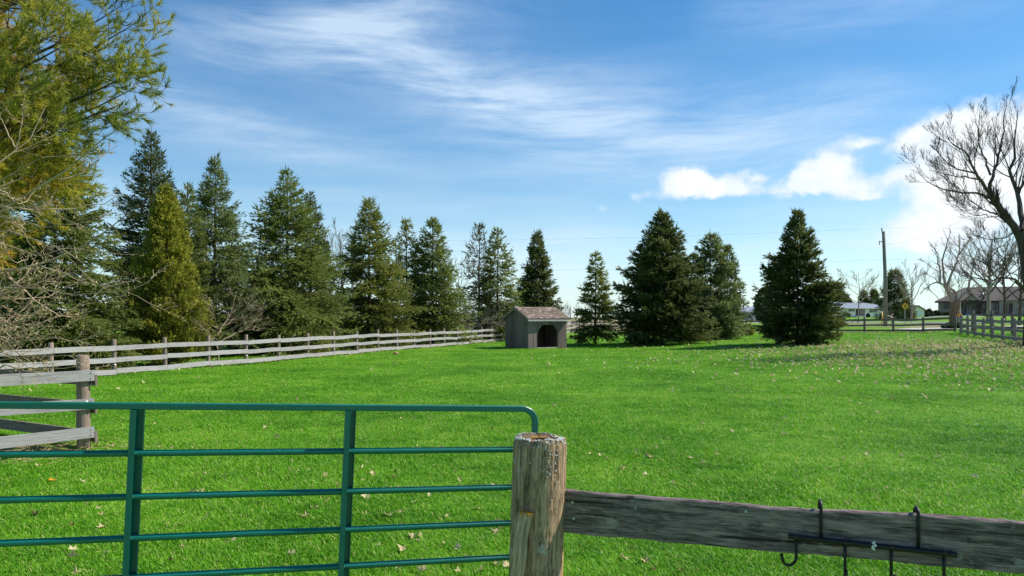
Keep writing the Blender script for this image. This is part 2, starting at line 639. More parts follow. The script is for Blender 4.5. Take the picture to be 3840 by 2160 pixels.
foliage('spruce_green', (0.09, 0.115, 0.028), (0.195, 0.24, 0.055), (0.34, 0.36, 0.08), 0.40)
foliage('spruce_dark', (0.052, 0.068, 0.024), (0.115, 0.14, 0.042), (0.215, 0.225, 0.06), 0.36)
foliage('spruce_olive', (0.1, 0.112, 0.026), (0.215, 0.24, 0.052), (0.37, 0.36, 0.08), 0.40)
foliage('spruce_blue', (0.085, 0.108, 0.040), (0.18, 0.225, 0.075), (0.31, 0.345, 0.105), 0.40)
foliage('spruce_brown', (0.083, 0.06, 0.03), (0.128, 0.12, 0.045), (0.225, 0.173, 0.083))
foliage('cedar_yellow', (0.12, 0.135, 0.02), (0.27, 0.275, 0.035), (0.48, 0.44, 0.055), 0.36)
foliage('pine_yellow', (0.14, 0.215, 0.045), (0.46, 0.44, 0.055), (0.86, 0.50, 0.06), 0.5, patch=0.8, nscale=0.9)
foliage('shrub_green', (0.02, 0.035, 0.012), (0.04, 0.065, 0.02), (0.07, 0.10, 0.03))
foliage('dry_leaf', (0.15, 0.09, 0.035), (0.46, 0.35, 0.16), (0.70, 0.59, 0.34), 0.2, 0.8, 0.2)
foliage('far_pine', (0.05, 0.06, 0.02), (0.085, 0.095, 0.03), (0.13, 0.135, 0.045))

# grass blades: colour drifts in large patches across the lawn
m, t, out = new_mat('grass_blade')
a = t.node('ShaderNodeAttribute', attribute_name='tone').outputs['Fac']
pos = t.node('ShaderNodeNewGeometry').outputs['Position']
oi = t.node('ShaderNodeObjectInfo').outputs['Random']
n1 = t.noise(pos, 0.33, 4, 0.6)
n2 = t.noise(pos, 2.2, 3, 0.6)
f = t.add(t.mul(a, 0.50), t.add(t.mul(t.sub(n1, 0.5), 0.75), t.add(t.mul(t.sub(n2, 0.5), 0.45), t.add(t.mul(oi, 0.12), 0.26))))
c = t.ramp(f, [(0.30, (0.065, 0.215, 0.006)), (0.55, (0.160, 0.430, 0.012)), (0.78, (0.31, 0.58, 0.030)), (0.97, (0.60, 0.56, 0.20))])
b = t.node('ShaderNodeBsdfPrincipled')
t.put(b.inputs['Base Color'], c)
b.inputs['Roughness'].default_value = 0.5
b.inputs['Specular IOR Level'].default_value = 0.3
tr = t.node('ShaderNodeBsdfTranslucent')
t.put(tr.inputs[0], c)
mx = t.node('ShaderNodeMixShader')
mx.inputs[0].default_value = 0.4
t.l.new(b.outputs[0], mx.inputs[1])
t.l.new(tr.outputs[0], mx.inputs[2])
t.l.new(mx.outputs[0], out.inputs[0])

# ground sheet: lawn, needle litter, pale dead grass
m, t, out = new_mat('ground_soil')
pos = t.node('ShaderNodeNewGeometry').outputs['Position']
tan = t.node('ShaderNodeAttribute', attribute_name='tan').outputs['Fac']
dirt = t.node('ShaderNodeAttribute', attribute_name='dirt').outputs['Fac']
n1 = t.noise(pos, 0.33, 4, 0.6)
n2 = t.noise(pos, 2.2, 4, 0.65)
n3 = t.noise(pos, 16, 4, 0.7)
f = t.add(t.mul(n1, 0.45), t.add(t.mul(n2, 0.3), t.mul(n3, 0.35)))
grass_c = t.ramp(f, [(0.40, (0.065, 0.160, 0.010)), (0.55, (0.14, 0.29, 0.018)), (0.70, (0.27, 0.41, 0.055))])
tan_c = t.ramp(t.add(t.mul(n2, 0.5), t.mul(n3, 0.5)), [(0.38, (0.17, 0.13, 0.07)), (0.52, (0.36, 0.29, 0.17)), (0.66, (0.50, 0.43, 0.28))])
dirt_c = t.ramp(t.add(t.mul(n2, 0.4), t.mul(n3, 0.6)), [(0.38, (0.07, 0.05, 0.03)), (0.55, (0.17, 0.12, 0.07)), (0.7, (0.30, 0.22, 0.13))])
edge = t.mul(t.sub(t.noise(pos, 1.1, 5, 0.65), 0.5), 0.9)
c = t.mix(t.sstep(0.3, 0.7, t.add(tan, edge)), grass_c, tan_c)
c = t.mix(t.sstep(0.3, 0.7, t.add(dirt, edge)), c, dirt_c)
principled(t, out, c, 0.95, 0.1, 0, n3, 0.8, 0.05)

m, t, out = new_mat('road_gravel')
pos = t.node('ShaderNodeNewGeometry').outputs['Position']
n = t.noise(pos, 1.2, 6, 0.7)
principled(t, out, t.ramp(n, [(0.35, (0.40, 0.36, 0.31)), (0.65, (0.56, 0.52, 0.47))]), 0.95, 0.1)
m, t, out = new_mat('road_asphalt')
pos = t.node('ShaderNodeNewGeometry').outputs['Position']
n = t.noise(pos, 0.8, 6, 0.7)
principled(t, out, t.ramp(n, [(0.35, (0.20, 0.20, 0.21)), (0.65, (0.29, 0.28, 0.28))]), 0.85, 0.2)

# ------------------------------------------------------------------ fence lines (plan)
FA = at(428, 1.86 * F / 221.0)
FB = at(1880, 1.86 * F / 91.0)
fdir = Vector((FB.x - FA.x, FB.y - FA.y, 0)).normalized()


def side_of_left_fence(x, y):
    """positive beyond the long fence (to its left)"""
    return -( (np.asarray(x) - FA.x) * fdir.y - (np.asarray(y) - FA.y) * fdir.x)


BC0 = Vector((7.2, 77.0, 0))     # where the long fence meets the back fence
BC1 = Vector((32.0, 52.0, 0))    # right rear corner
bdir = (BC1 - BC0).normalized()


def beyond_back(x, y):
    return (np.asarray(x) - BC0.x) * (-bdir.y) + (np.asarray(y) - BC0.y) * bdir.x


# road axis
RD0 = Vector((-400, 172, 0))
RD1 = Vector((400, 40, 0))


# ------------------------------------------------------------------ ground
def ground_sheet():
    def axis(fine0, fine1, step, far0, far1):
        a = list(np.arange(fine0, fine1 + 1e-6, step))
        s = step
        x = fine1
        hi = []
        while x < far1:
            s *= 1.22
            x += s
            hi.append(x)
        lo = []
        s = step
        x = fine0
        while x > far0:
            s *= 1.22
            x -= s
            lo.append(x)
        return np.array(lo[::-1] + a + hi)
    xs = axis(-36, 62, 0.8, -2500, 2500)
    ys = axis(-4, 108, 0.8, -300, 4200)
    X, Y = np.meshgrid(xs, ys)
    Z = gh(X, Y)
    V = np.stack([X.ravel(), Y.ravel(), Z.ravel()], 1)
    nx, ny = len(xs), len(ys)
    i = np.arange(nx * ny).reshape(ny, nx)
    Fc = np.stack([i[:-1, :-1].ravel(), i[:-1, 1:].ravel(), i[1:, 1:].ravel(), i[1:, :-1].ravel()], 1)
    me = np_mesh('ground', V, Fc, MATS['ground_soil'], True)
    x, y = V[:, 0], V[:, 1]
    sl = side_of_left_fence(x, y)
    bb = beyond_back(x, y)
    rx = x / np.maximum(y, 1)
    tan_ = 0.85 * sst(0.5, 3.0, bb) * sst(0.36, 0.27, rx) * sst(-3, 0, y)
    tan_ = np.maximum(tan_, 0.8 * sst(12, 20, bb) * sst(34, 28, bb) * sst(0.3, 0.4, rx) * 0.95)
    tan_ = np.maximum(tan_, 0.42 * np.exp(-((x - 20.5) / 6.0) ** 2 - ((y - 31) / 6.0) ** 2))
    tan_ = np.where(y > 150, np.where(rx < 0.36, 0.6, 0.0), tan_)
    dirt_ = 0.55 * sst(0.4, 1.6, sl) * sst(9, 5, sl) * (y > 5)
    dirt_ = np.maximum(dirt_, 0.8 * np.exp(-((x + 7.0) / 1.2) ** 2 - ((y - 9.9) / 0.7) ** 2))
    dirt_ = np.maximum(dirt_, 0.35 * np.exp(-((sl - 0.1) / 0.5) ** 2))
    for nm, val in (('tan', tan_), ('dirt', dirt_)):
        a_ = me.attributes.new(nm, 'FLOAT', 'POINT')
        a_.data.foreach_set('value', np.ascontiguousarray(val, dtype=np.float32))
    o = link('ground', me)
    tag(o, kind='structure')
    return o


ground_sheet()


def strip(name, a, b, half, dz, mat, n=120):
    a, b = Vector(a), Vector(b)
    d = (b - a).normalized()
    nn = Vector((-d.y, d.x, 0))
    rows = 5
    V, Fc = [], []
    for i in range(n + 1):
        p = a.lerp(b, i / n)
        for j in range(rows):
            q = p + nn * (half * (j / (rows - 1) * 2 - 1))
            V.append((q.x, q.y, ghf(q.x, q.y) + dz))
    for i in range(n):
        for j in range(rows - 1):
            k = i * rows + j
            Fc.append((k, k + 1, k + rows + 1, k + rows))
    o = link(name, np_mesh(name, np.array(V), np.array(Fc), mat, True))
    tag(o, kind='structure')
    return o


strip('road_shoulder', RD0 + Vector((0, -1, 0)), RD1 + Vector((0, -1, 0)), 6.2, 0.03, MATS['road_gravel'], 300)
strip('road', RD0, RD1, 3.5, 0.06, MATS['road_asphalt'], 300)
d0 = P(3640, 1190, 104)
strip('driveway', (33.5, 60, 0), (70, 84, 0), 2.2, 0.035, MATS['road_gravel'], 60)
strip('house_driveway', (76, 139, 0), (125, 139, 0), 2.4, 0.05, MATS['concrete'], 40)

# ------------------------------------------------------------------ timber pieces
def plank_mesh(L, h, th, mat, seed, bow=0.012, segs=6, notch=0.0):
    """a board along local x, uneven along its edges"""
    r = np.random.default_rng(seed)
    V, Fc = [], []
    ph, am = r.uniform(0, 6.28), r.uniform(0.2, 1) * bow
    tw = r.uniform(-1, 1) * 0.01
    for i in range(segs + 1):
        s = i / segs
        x = s * L
        dz = am * math.sin(ph + s * 3.3) - am * math.sin(ph)
        e1, e2 = r.uniform(-1, 1, 2) * 0.0035
        dy = tw * math.sin(s * 3.1)
        for (yy, zz) in ((-th / 2, -h / 2 + e1), (th / 2, -h / 2 + e1), (th / 2, h / 2 + e2), (-th / 2, h / 2 + e2)):
            V.append((x, yy + dy, zz + dz))
    for i in range(segs):
        b = i * 4
        for k in range(4):
            k2 = (k + 1) % 4
            Fc.append((b + k, b + 4 + k, b + 4 + k2, b + k2))
    Fc.append((0, 1, 2, 3))
    b = segs * 4
    Fc.append((b + 3, b + 2, b + 1, b))
    me = np_mesh('plank', np.array(V), np.array(Fc), mat)
    return me


def rail(parent, a, b, h, th, mat, seed, name='rail', bow=0.012):
    """board from a to b (relative to the parent's origin)"""
    a, b = Vector(a), Vector(b)
    me = plank_mesh((b - a).length, h, th, mat, seed, bow)
    return link(name, me, parent, a, frame_quat(b - a))


def round_post_mesh(h, r, mat, seed, sides=12, taper=0.94, chamfer=0.012):
    """a round post along local x (so the grain runs with it)"""
    q = np.random.default_rng(seed)
    mb = MB()
    pts = [(0, 0, 0), (h * 0.3, 0, 0), (h * 0.65, 0, 0), (h - chamfer, 0, 0), (h, 0, 0)]
    mb.tube(pts, [r, r * (1 + q.uniform(-.03, .03)), r * 0.98, r * taper, r * taper - chamfer], sides)
    v = np.array(mb.v)
    v[:, 1:] *= 1 + q.uniform(-0.03, 0.03, (len(v), 1))
    v[-sides:, 0] += q.uniform(-0.012, 0.012) * np.sin(np.linspace(0, 6.28, sides))
    mb.v = [tuple(x) for x in v]
    return mb.mesh('post', mat, True)


UPX = Vector((0, 0, 1))
POSTQ = frame_quat((0, 0.0001, 1), up=(1, 0, 0))


def lean_quat(lx, ly):
    return frame_quat((lx, ly, 1), up=(1, 0, 0))


def fence(name, label, posts, heights, rail_h, post_h, post_r, mat, pmat, side, seed, per=1, th=0.032, fullsize=True, insul=None, group=None):
    """posts: list of plan points; rails nailed to the side given by the unit vector side"""
    org = Vector((posts[0].x, posts[0].y, ghf(posts[0].x, posts[0].y)))
    T = thing(name, label, 'fence', org, group=group)
    r = np.random.default_rng(seed)
    tops = []
    pm = [round_post_mesh(post_h, post_r, pmat, seed + k) for k in range(4)]
    for i, p in enumerate(posts):
        g = ghf(p.x, p.y)
        hs = r.uniform(0.95, 1.04)
        po = link('post', pm[i % 4], T, Vector((p.x, p.y, g - 0.12)) - org, lean_quat(r.uniform(-.015, .015), r.uniform(-.015, .015)), (hs + 0.1, 1, 1))
        if insul and i % insul == 0:
            ins = MB().tube([(0, 0, 0), (0, 0, 0.035)], [0.02, 0.026], 8).tube([(0, 0, 0.035), (0, 0, 0.06)], [0.03, 0.02], 8)
            link('insulator', ins.mesh('insulator', MATS['white_plastic'], True), T,
                 Vector((p.x, p.y, g + heights[0] + 0.2)) - org + Vector((*side, 0)) * post_r * 0.96, frame_quat((0, 0, 1), up=(side[1], -side[0], 0)))
    off = Vector((side[0], side[1], 0)) * (post_r + th / 2 + 0.002)
    n = len(posts)
    for i in range(0, n - 1, per):
        a, b = posts[i], posts[min(i + per, n - 1)]
        u = (b - a).normalized()
        for k, hh in enumerate(heights):
            ga, gb = ghf(a.x, a.y), ghf(b.x, b.y)
            ja, jb = r.uniform(-.022, .022, 2)
            pa = Vector((a.x, a.y, ga + hh + ja)) - org + off + u * 0.004
            pb = Vector((b.x, b.y, gb + hh + jb)) - org + off - u * 0.004
            rail(T, pa, pb, rail_h * r.uniform(0.95, 1.05), th, mat, seed * 100 + i * 7 + k)
    return T


# ---- long paddock fence on the left
def line_hit(px):
    """plan point where the sight column px meets the long fence line"""
    u = (px - 1920) / F
    # FA + s*fdir, x = u*y
    s = (u * FA.y - FA.x) / (fdir.x - u * fdir.y)
    q = FA + fdir * s
    return Vector((q.x, q.y, 0))


long_px = [-420, -90, 191, 428, 619, 781, 922, 1045, 1154, 1250, 1338, 1417, 1488, 1553, 1612, 1665, 1714, 1761, 1805, 1845, 1880, 1914]
long_posts = [line_hit(p) for p in long_px]
step = (long_posts[-1] - long_posts[-5]) / 4
q = long_posts[-1]
while (BC0 - q).length > step.length * 0.8 and q.y < 77:
    q = q + step
    long_posts.append(q.copy())
SIDE_L = Vector((fdir.y, -fdir.x, 0))
fence('paddock_fence', 'long light grey three-board fence running along the spruces to the shed', long_posts,
      (0.17, 0.53, 0.90), 0.155, 1.17, 0.072, MATS['board_light'], MATS['post_wood'], (SIDE_L.x, SIDE_L.y), 11, insul=3)

# ---- back fence from behind the shed to the right rear corner
n = 17
back_posts = [BC0.lerp(BC1, i / n) for i in range(n + 1)]
SIDE_B = Vector((bdir.y, -bdir.x, 0))
fence('rear_fence', 'dark weathered three-rail fence behind the standing spruces in front of the road', back_posts,
      (0.20, 0.58, 0.98), 0.14, 1.2, 0.085, MATS['board_dark'], MATS['board_dark'], (SIDE_B.x, SIDE_B.y), 23, insul=2)

# ---- right fence, from the corner towards the viewer
RC1 = at(3805, 35.7)
rc = [BC1.lerp(Vector((RC1.x, RC1.y, 0)), s) for s in np.linspace(0, 1, 8)]
rc.append(rc[-1] + (rc[-1] - rc[-2]))
rc.append(rc[-1] + (rc[-1] - rc[-2]))
rd = (rc[-1] - rc[0]).normalized()
fence('side_fence', 'bluish grey three-rail fence coming forward beside the leaf litter at right', rc[1:],
      (0.22, 0.62, 1.02), 0.15, 1.25, 0.09, MATS['board_bluegrey'], MATS['board_bluegrey'], (rd.y, -rd.x), 37)
# fence that leaves the corner outwards and climbs to the small tube gate
lane = [Vector((33.0, 52.4, 0)).lerp(Vector((30.6, 43.2, 0)), s) + Vector((0.75 * s, 0, 0)) for s in (0.12, 0.42, 0.72, 1.0)]
ld = (lane[-1] - lane[0]).normalized()
fence('lane_fence', 'brown three-rail fence climbing behind the bluish grey fence to the dark tube gate', lane,
      (0.45, 0.85, 1.25), 0.14, 1.45, 0.09, MATS['board_dark'], MATS['board_dark'], (ld.y, -ld.x), 41)
gp = lane[-1]


def small_gate():
    org = Vector((gp.x + 0.25, gp.y - 0.1, ghf(gp.x, gp.y)))
    T = thing('tube_gate', 'dark tube gate at the right edge beside the brown fence end', 'gate', org)
    ex = Vector((0.85, -0.5, 0)).normalized()
    for k, h in enumerate((0.06, 0.35, 0.6, 0.85, 1.1, 1.38)):
        link('bar', MB().tube([ex * 0.0 + UPX * h, ex * 2.6 + UPX * h], 0.024, 8).mesh('bar', MATS['green_trim'], True), T)
    for s in (0.0, 1.3, 2.6):
        link('upright', MB().tube([ex * s + UPX * 0.0, ex * s + UPX * 1.42], 0.03, 8).mesh('upright', MATS['dark_trim'], True), T)


small_gate()


# ---- corral corner by the green gate
def corral():
    base = Vector(((315 - 1920) / F * 10.12, 10.12, 0))
    base.z = ghf(base.x, base.y)
    T = thing('corral_fence', 'weathered corner post with pale boards and boards coloured dark for shade behind the green gate', 'fence', base)
    link('post', round_post_mesh(1.42, 0.087, MATS['post_wood'], 5, 18), T, (0, 0, -0.1), lean_quat(-0.012, 0))
    near = Vector((-6.70, 9.35, 0)) - Vector((base.x, base.y, 0))
    near = near.normalized()
    nn = Vector((-near.y, near.x, 0))
    if nn.y > 0:
        nn = -nn
    for k, h in enumerate((0.24, 0.635, 1.035)):
        a = near * -0.095 + nn * 0.105 + UPX * h
        rail(T, a, a + near * 2.9, 0.15, 0.032, MATS['board_light'], 700 + k, bow=0.02)
        for dz in (-0.04, 0.035):
            nl = MB().tube([a + near * 0.05 + UPX * dz + nn * 0.014, a + near * 0.05 + UPX * dz + nn * 0.021], 0.009, 8)
            link('nail', nl.mesh('nail', MATS['nail']), T)
    far = Vector((-2.3, 1.3, 0)).normalized()
    fn = Vector((-far.y, far.x, 0))
    if fn.y < 0:
        fn = -fn
    for k, h in enumerate((0.17, 0.57, 0.965)):
        a = far * -0.12 + fn * 0.105 + UPX * h
        rail(T, a, a + far * 3.4, 0.15, 0.032, MATS['board_dark'], 720 + k)  # darker board colour puts the shade on these faces into the material
    for (p, s) in ((near * 2.75, nn), (far * 3.2, fn)):
        g = ghf(base.x + p.x, base.y + p.y) - base.z
        link('post', round_post_mesh(1.36, 0.085, MATS['post_wood'], 9, 14), T, (p.x, p.y, g - 0.1), POSTQ)
    # electric fence insulators
    for (dx, dy, dz) in ((0.062, -0.062, 0.675), (0.058, -0.064, 0.615), (0.086, 0.0, 0.655)):
        d = Vector((dx, dy, 0)).normalized()
        mb = MB().tube([Vector((dx, dy, dz)), Vector((dx, dy, dz)) + d * 0.02], [0.014, 0.014], 10)
        mb.tube([Vector((dx, dy, dz)) + d * 0.02, Vector((dx, dy, dz)) + d * 0.04], [0.019, 0.017], 10)
        link('insulator', mb.mesh('insulator', MATS['white_plastic'], True), T)
    hs = MB().tube([(0.088, 0.0, 1.08), (0.10, 0, 1.02), (0.10, 0, 0.90), (0.12, 0, 0.885), (0.135, -.01, 0.9)], 0.006, 6)
    link('wire_hook', hs.mesh('wire_hook', MATS['nail'], True), T)


corral()


# ------------------------------------------------------------------ green tube gate
def green_gate():
    zR, zL = 3.13, 2.56
    R0 = Vector(((2004 - 1920) / F * zR, zR, 0))
    L0 = Vector(((0 - 1920) / F * zL, zL, 0))

    def gp_(px, py):
        u = (px - 1920) / F
        d = L0 - R0
        s = (u * R0.y - R0.x) / (d.x - u * d.y)
        q = R0 + d * s
        return P(px, py, q.y)
    k = 3840 / 2576
    TL, TR = gp_(0, 1019 * k), gp_(1275 * k, 1028 * k)
    ex = (TR - TL).normalized()
    nrm = Vector((ex.y, -ex.x, 0)).normalized()      # towards the viewer
    if nrm.y > 0:
        nrm = -nrm
    ez = ex.cross(nrm)
    if ez.z < 0:
        ez = -ez
    nrm = ez.cross(ex)
    if nrm.y > 0:
        nrm = -nrm
    org = TR
    offs = [0.0]
    for y in (1131, 1226, 1316, 1402):
        offs.append((org - gp_(1275 * k, y * k)).dot(ez))
    offs += [offs[-1] + 0.142, offs[-1] + 0.28, offs[-1] + 0.415]
    xend = (gp_(1346 * k, 1060 * k) - org).dot(ex)
    xL = -3.15
    gz = ghf(org.x, org.y)
    base = Vector((org.x, org.y, gz))
    T = thing('metal_gate', 'dark green painted steel tube gate across the foreground left', 'gate', base)
    O = org - base

    def W(x, h, n=0.0):
        return O + ex * x - ez * h + nrm * n
    # top rail with the rounded corner, running down as the end tube
    r = 0.0125
    rc_ = 0.062
    pts = [W(xL, 0)] + [W(xL + i * (xend - rc_ - xL) / 6, 0) for i in range(1, 6)] + [W(xend - rc_ + rc_ * math.sin(a), rc_ - rc_ * math.cos(a)) for a in np.linspace(0, math.pi / 2, 9)]
    pts += [W(xend, offs[-1] * 0.5), W(xend, offs[-1])]

    def sq_tube(mb, pts, half, bev, roll=0.0):
        """square tube with rounded edges; profile axes: nrm and the in-plane normal"""
        prof = []
        for (sx, sy) in ((1, 1), (-1, 1), (-1, -1), (1, -1)):
            for a in (0, 1):
                if (sx * sy > 0) == (a == 0):
                    prof.append((sx * half, sy * (half - bev)))
                else:
                    prof.append((sx * (half - bev), sy * half))
        c, s = math.cos(roll), math.sin(roll)
        prof = [(p[0] * c - p[1] * s, p[0] * s + p[1] * c) for p in prof]
        n = len(prof)
        b = len(mb.v)
        N = len(pts)
        for i in range(N):
            tg = (pts[min(i + 1, N - 1)] - pts[max(i - 1, 0)]).normalized()
            up = tg.cross(nrm).normalized()
            for (a, c2) in prof:
                mb.v.append(tuple(pts[i] + nrm * a + up * c2))
        for i in range(N - 1):
            for j in range(n):
                j2 = (j + 1) % n
                mb.f.append((b + i * n + j, b + i * n + j2, b + (i + 1) * n + j2, b + (i + 1) * n + j))
        mb.f.append(tuple(b + j for j in range(n)))
        mb.f.append(tuple(b + (N - 1) * n + j for j in range(n)))
        return mb
    link('top_rail', sq_tube(MB(), pts, r, 0.003).mesh('top_rail', MATS['gate_paint']), T)
    for h in offs[1:]:
        link('rail', sq_tube(MB(), [W(xL, h), W(xend - 0.012, h)], 0.0108, 0.0042, math.radians(40)).mesh('rail', MATS['gate_paint']), T)
    ups = []
    for px in (341, 878):
        ups.append((gp_(px * k, 1030 * k) - org).dot(ex))
    ups += [2 * ups[0] - ups[1], xL + 0.01]
    hb = offs[-1] + 0.02
    for x in ups:
        mb = MB()

        def slab(x0, x1, n0, n1, top=0.013):
            c = [W(x0, top, n0), W(x1, top, n0), W(x1, top, n1), W(x0, top, n1)]
            mb.prism(c, -ez * (hb - top))
        slab(x - 0.015, x + 0.006, 0.0165, 0.0195)       # front strip over the rails
        slab(x - 0.015, x - 0.0118, -0.0165, 0.0164)     # web
        slab(x - 0.015, x + 0.030, -0.0195, -0.0166)     # rear flange behind the rails
        slab(x + 0.0271, x + 0.030, -0.0165, -0.004)     # lip
        link('upright', mb.mesh('upright', MATS['gate_paint']), T)
    for x in ups[:2]:
        for h in offs[1:]:
            w = MB().tube([W(x + 0.0065, h, 0.0105), W(x + 0.0105, h, 0.0125)], [0.0045, 0.002], 6)
            link('weld', w.mesh('weld', MATS['gate_paint'], True), T)


green_gate()


# ------------------------------------------------------------------ near fence: lichen post, plank, hook rack
def near_fence():
    z0 = 2.95
    top = P(2012, 1638, z0)
    gz = ghf(top.x, top.y)
    base = Vector((top.x - 0.032, top.y, gz))
    T = thing('board_fence', 'old round post crusted with lichen carrying a dark weathered plank', 'fence', base)
    H = top.z - gz
    R = 0.113
    # post mesh along local x with checks and a hollow top
    q = np.random.default_rng(3)
    sides, rows = 64, 60
    V, Fc = [], []
    ang = np.linspace(0, 2 * math.pi, sides, endpoint=False)
    lob = 1 + 0.022 * np.sin(ang * 2 + 0.6) + 0.014 * np.sin(ang * 3 + 2.0) + 0.008 * np.sin(ang * 7) + 0.006 * np.sin(ang * 13 + 1)
    crack = np.zeros(sides)
    for c_ in (6, 13, 21, 30, 38, 47, 55, 60):
        crack[c_] = 1.0
    for i in range(rows + 1):
        s = i / rows
        rr = R * lob * (1.0 - 0.02 * s) + R * q.normal(0, 0.006, sides)
        depth = 0.010 * crack * (0.35 + 0.65 * abs(np.sin(s * 5 + np.arange(sides)))) * (0.4 + 0.6 * s)
        rr = rr - depth
        edge = 0.0
        if i == rows:
            rr = rr - 0.008
            edge = 0.012
        for a, r_ in zip(ang, rr):
            hx = s * (H + 0.1) + (0.0035 * math.sin(a * 2 + 1) + 0.0025 * math.sin(a * 5)) * (s > 0.98) - edge * 0.3
            V.append((hx, r_ * math.cos(a), r_ * math.sin(a)))
    for i in range(rows):
        for j in range(sides):
            j2 = (j + 1) % sides
            Fc.append((i * sides + j, i * sides + j2, (i + 1) * sides + j2, (i + 1) * sides + j))
    post_me = np_mesh('post', np.array(V), np.array(Fc), MATS['post_near'], True)
    lean = frame_quat((0.032, 0.0, 1), up=(1, 0, 0))
    po = link('post', post_me, T, (0, 0, -0.1), lean)
    # end grain: rim dishing down into a rotten heart (child of the post, local x up)
    EV, EF = [], []
    rings = [(0.985, 0.0), (0.90, 0.002), (0.76, -0.001), (0.55, -0.004), (0.36, -0.008), (0.27, -0.02), (0.20, -0.07), (0.1, -0.09)]
    top_ring = np.array(V[-sides:])
    for (f_, dx) in rings:
        for j in range(sides):
            w = 0.0022 * math.sin(j * 0.9 + f_ * 9) + q.normal(0, 0.0012)
            EV.append((top_ring[j, 0] * 1 + dx + w * (0.3 if f_ > 0.9 else 1), top_ring[j, 1] * f_ + (1 - f_) * 0.006, top_ring[j, 2] * f_ + (1 - f_) * 0.012))
    for i in range(len(rings) - 1):
        for j in range(sides):
            j2 = (j + 1) % sides
            EF.append((i * sides + j, i * sides + j2, (i + 1) * sides + j2, (i + 1) * sides + j))
    b = (len(rings) - 1) * sides
    end = link('end_grain', np_mesh('end_grain', np.array(EV), np.array(EF), MATS['heart_wood'], True), po)
    shade_plug = MB().tube([(H + 0.1 - 0.088, 0.006, 0.012), (H + 0.1 - 0.008, 0.006, 0.012)], [0.02, 0.036], 14)
    link('hollow_shade', shade_plug.mesh('hollow_shade', MATS['hole_shade']), po)  # solid plug, its near-black colour stands in for shade in the opening

    # lichen crust flakes
    def flakes(n, fn, mat, smin, smax, name):
        VV, FF = [], []
        for i in range(n):
            p, nrm = fn()
            u = nrm.orthogonal().normalized()
            w = nrm.cross(u)
            a0 = q.uniform(0, 6.28)
            sz = q.uniform(smin, smax)
            b0 = len(VV)
            VV.append(tuple(p + nrm * sz * 0.55))
            for k in range(5):
                a = a0 + k * 1.2566
                rr = sz * q.uniform(0.6, 1.25)
                VV.append(tuple(p + (u * math.cos(a) + w * math.sin(a)) * rr + nrm * sz * q.uniform(-0.2, 0.35)))
            for k in range(5):
                FF.append((b0, b0 + 1 + k, b0 + 1 + (k + 1) % 5))
        o = link(name, np_mesh(name, np.array(VV), np.array(FF), mat), po)
        tag(o, kind='stuff')

    def rim():
        a = q.choice([q.normal(-1.9, 0.5), q.normal(0.35, 0.8), q.uniform(0, 6.28)])
        j = int((a % 6.2832) / 6.2832 * sides) % sides
        f_ = q.uniform(0.8, 1.03)
        t_ = top_ring[j]
        return Vector((t_[0] + 0.003 - max(0, f_ - 0.97) * 0.3 * q.uniform(0, 1), t_[1] * f_, t_[2] * f_)), Vector((1, 0.4 * math.cos(a), 0.4 * math.sin(a))).normalized()

    def side_patch():
        a = -math.pi / 2 + q.normal(-0.35, 0.25) if q.random() < .7 else q.uniform(0, 6.28)
        s = 1 - abs(q.normal(0, 0.07))
        rr = R * 1.0
        j = int((a % 6.2832) / 6.2832 * sides) % sides
        rr = R * lob[j] * (1 - 0.02 * s)
        return Vector((s * (H + 0.1), rr * math.cos(a), rr * math.sin(a))), Vector((0, math.cos(a), math.sin(a)))

    def inner():
        a = q.uniform(0, 6.28)
        f_ = q.uniform(0.36, 0.55) + 0.45 * (q.random() < .25)
        j = int((a % 6.2832) / 6.2832 * sides) % sides
        t_ = top_ring[j]
        return Vector((t_[0] - 0.006 + 0.008 * (f_ > .6), t_[1] * f_ + .004, t_[2] * f_ + .008)), Vector((1, 0, 0))
    # which local axis looks at the viewer: find the angle facing -Y
    M = lean.to_matrix()
    face = max(range(sides), key=lambda j: -(M @ Vector((0, math.cos(ang[j]), math.sin(ang[j])))).y)
    A0 = ang[face]
    rgt = max(range(sides), key=lambda j: (M @ Vector((0, math.cos(ang[j]), math.sin(ang[j])))).x)
    A1 = ang[rgt]

    def rim2():
        a = q.normal(A1, 0.75) if q.random() < .55 else (q.normal(A1 + math.pi, 0.6) if q.random() < .5 else q.uniform(0, 6.28))
        j = int((a % 6.2832) / 6.2832 * sides) % sides
        f_ = q.uniform(0.74, 1.03)
        t_ = top_ring[j]
        return Vector((t_[0] + 0.003 - max(0, f_ - 0.97) * q.uniform(0, 0.6), t_[1] * f_, t_[2] * f_)), Vector((1, 0.5 * math.cos(ang[j]), 0.5 * math.sin(ang[j]))).normalized()

    def side2():
        a = A0 + q.normal(0.25, 0.3) if q.random() < .8 else q.uniform(0, 6.28)
        s = 1 - abs(q.normal(0, 0.10))
        j = int((a % 6.2832) / 6.2832 * sides) % sides
        rr = R * lob[j] * (1 - 0.02 * s) - 0.001
        return Vector((s * (H + 0.1), rr * math.cos(a), rr * math.sin(a))), Vector((0, math.cos(a), math.sin(a)))

    def orange_edge():
        s = q.uniform(0.42, 0.70)
        sg = 1 if ((A1 - A0 + math.pi) % (2 * math.pi) - math.pi) > 0 else -1
        a = A0 + sg * (1.30 + q.normal(0, 0.05)) + sg * 0.05 * math.sin(s * 30)
        j = int((a % 6.2832) / 6.2832 * sides) % sides
        rr = R * lob[j] * (1 - 0.02 * s)
        return Vector((s * (H + 0.1), rr * math.cos(a), rr * math.sin(a))), Vector((0, math.cos(a), math.sin(a)))
    flakes(420, rim2, MATS['lichen_grey'], 0.0025, 0.0065, 'lichen_crust')
    flakes(150, side2, MATS['lichen_grey'], 0.0015, 0.0045, 'lichen_crust')
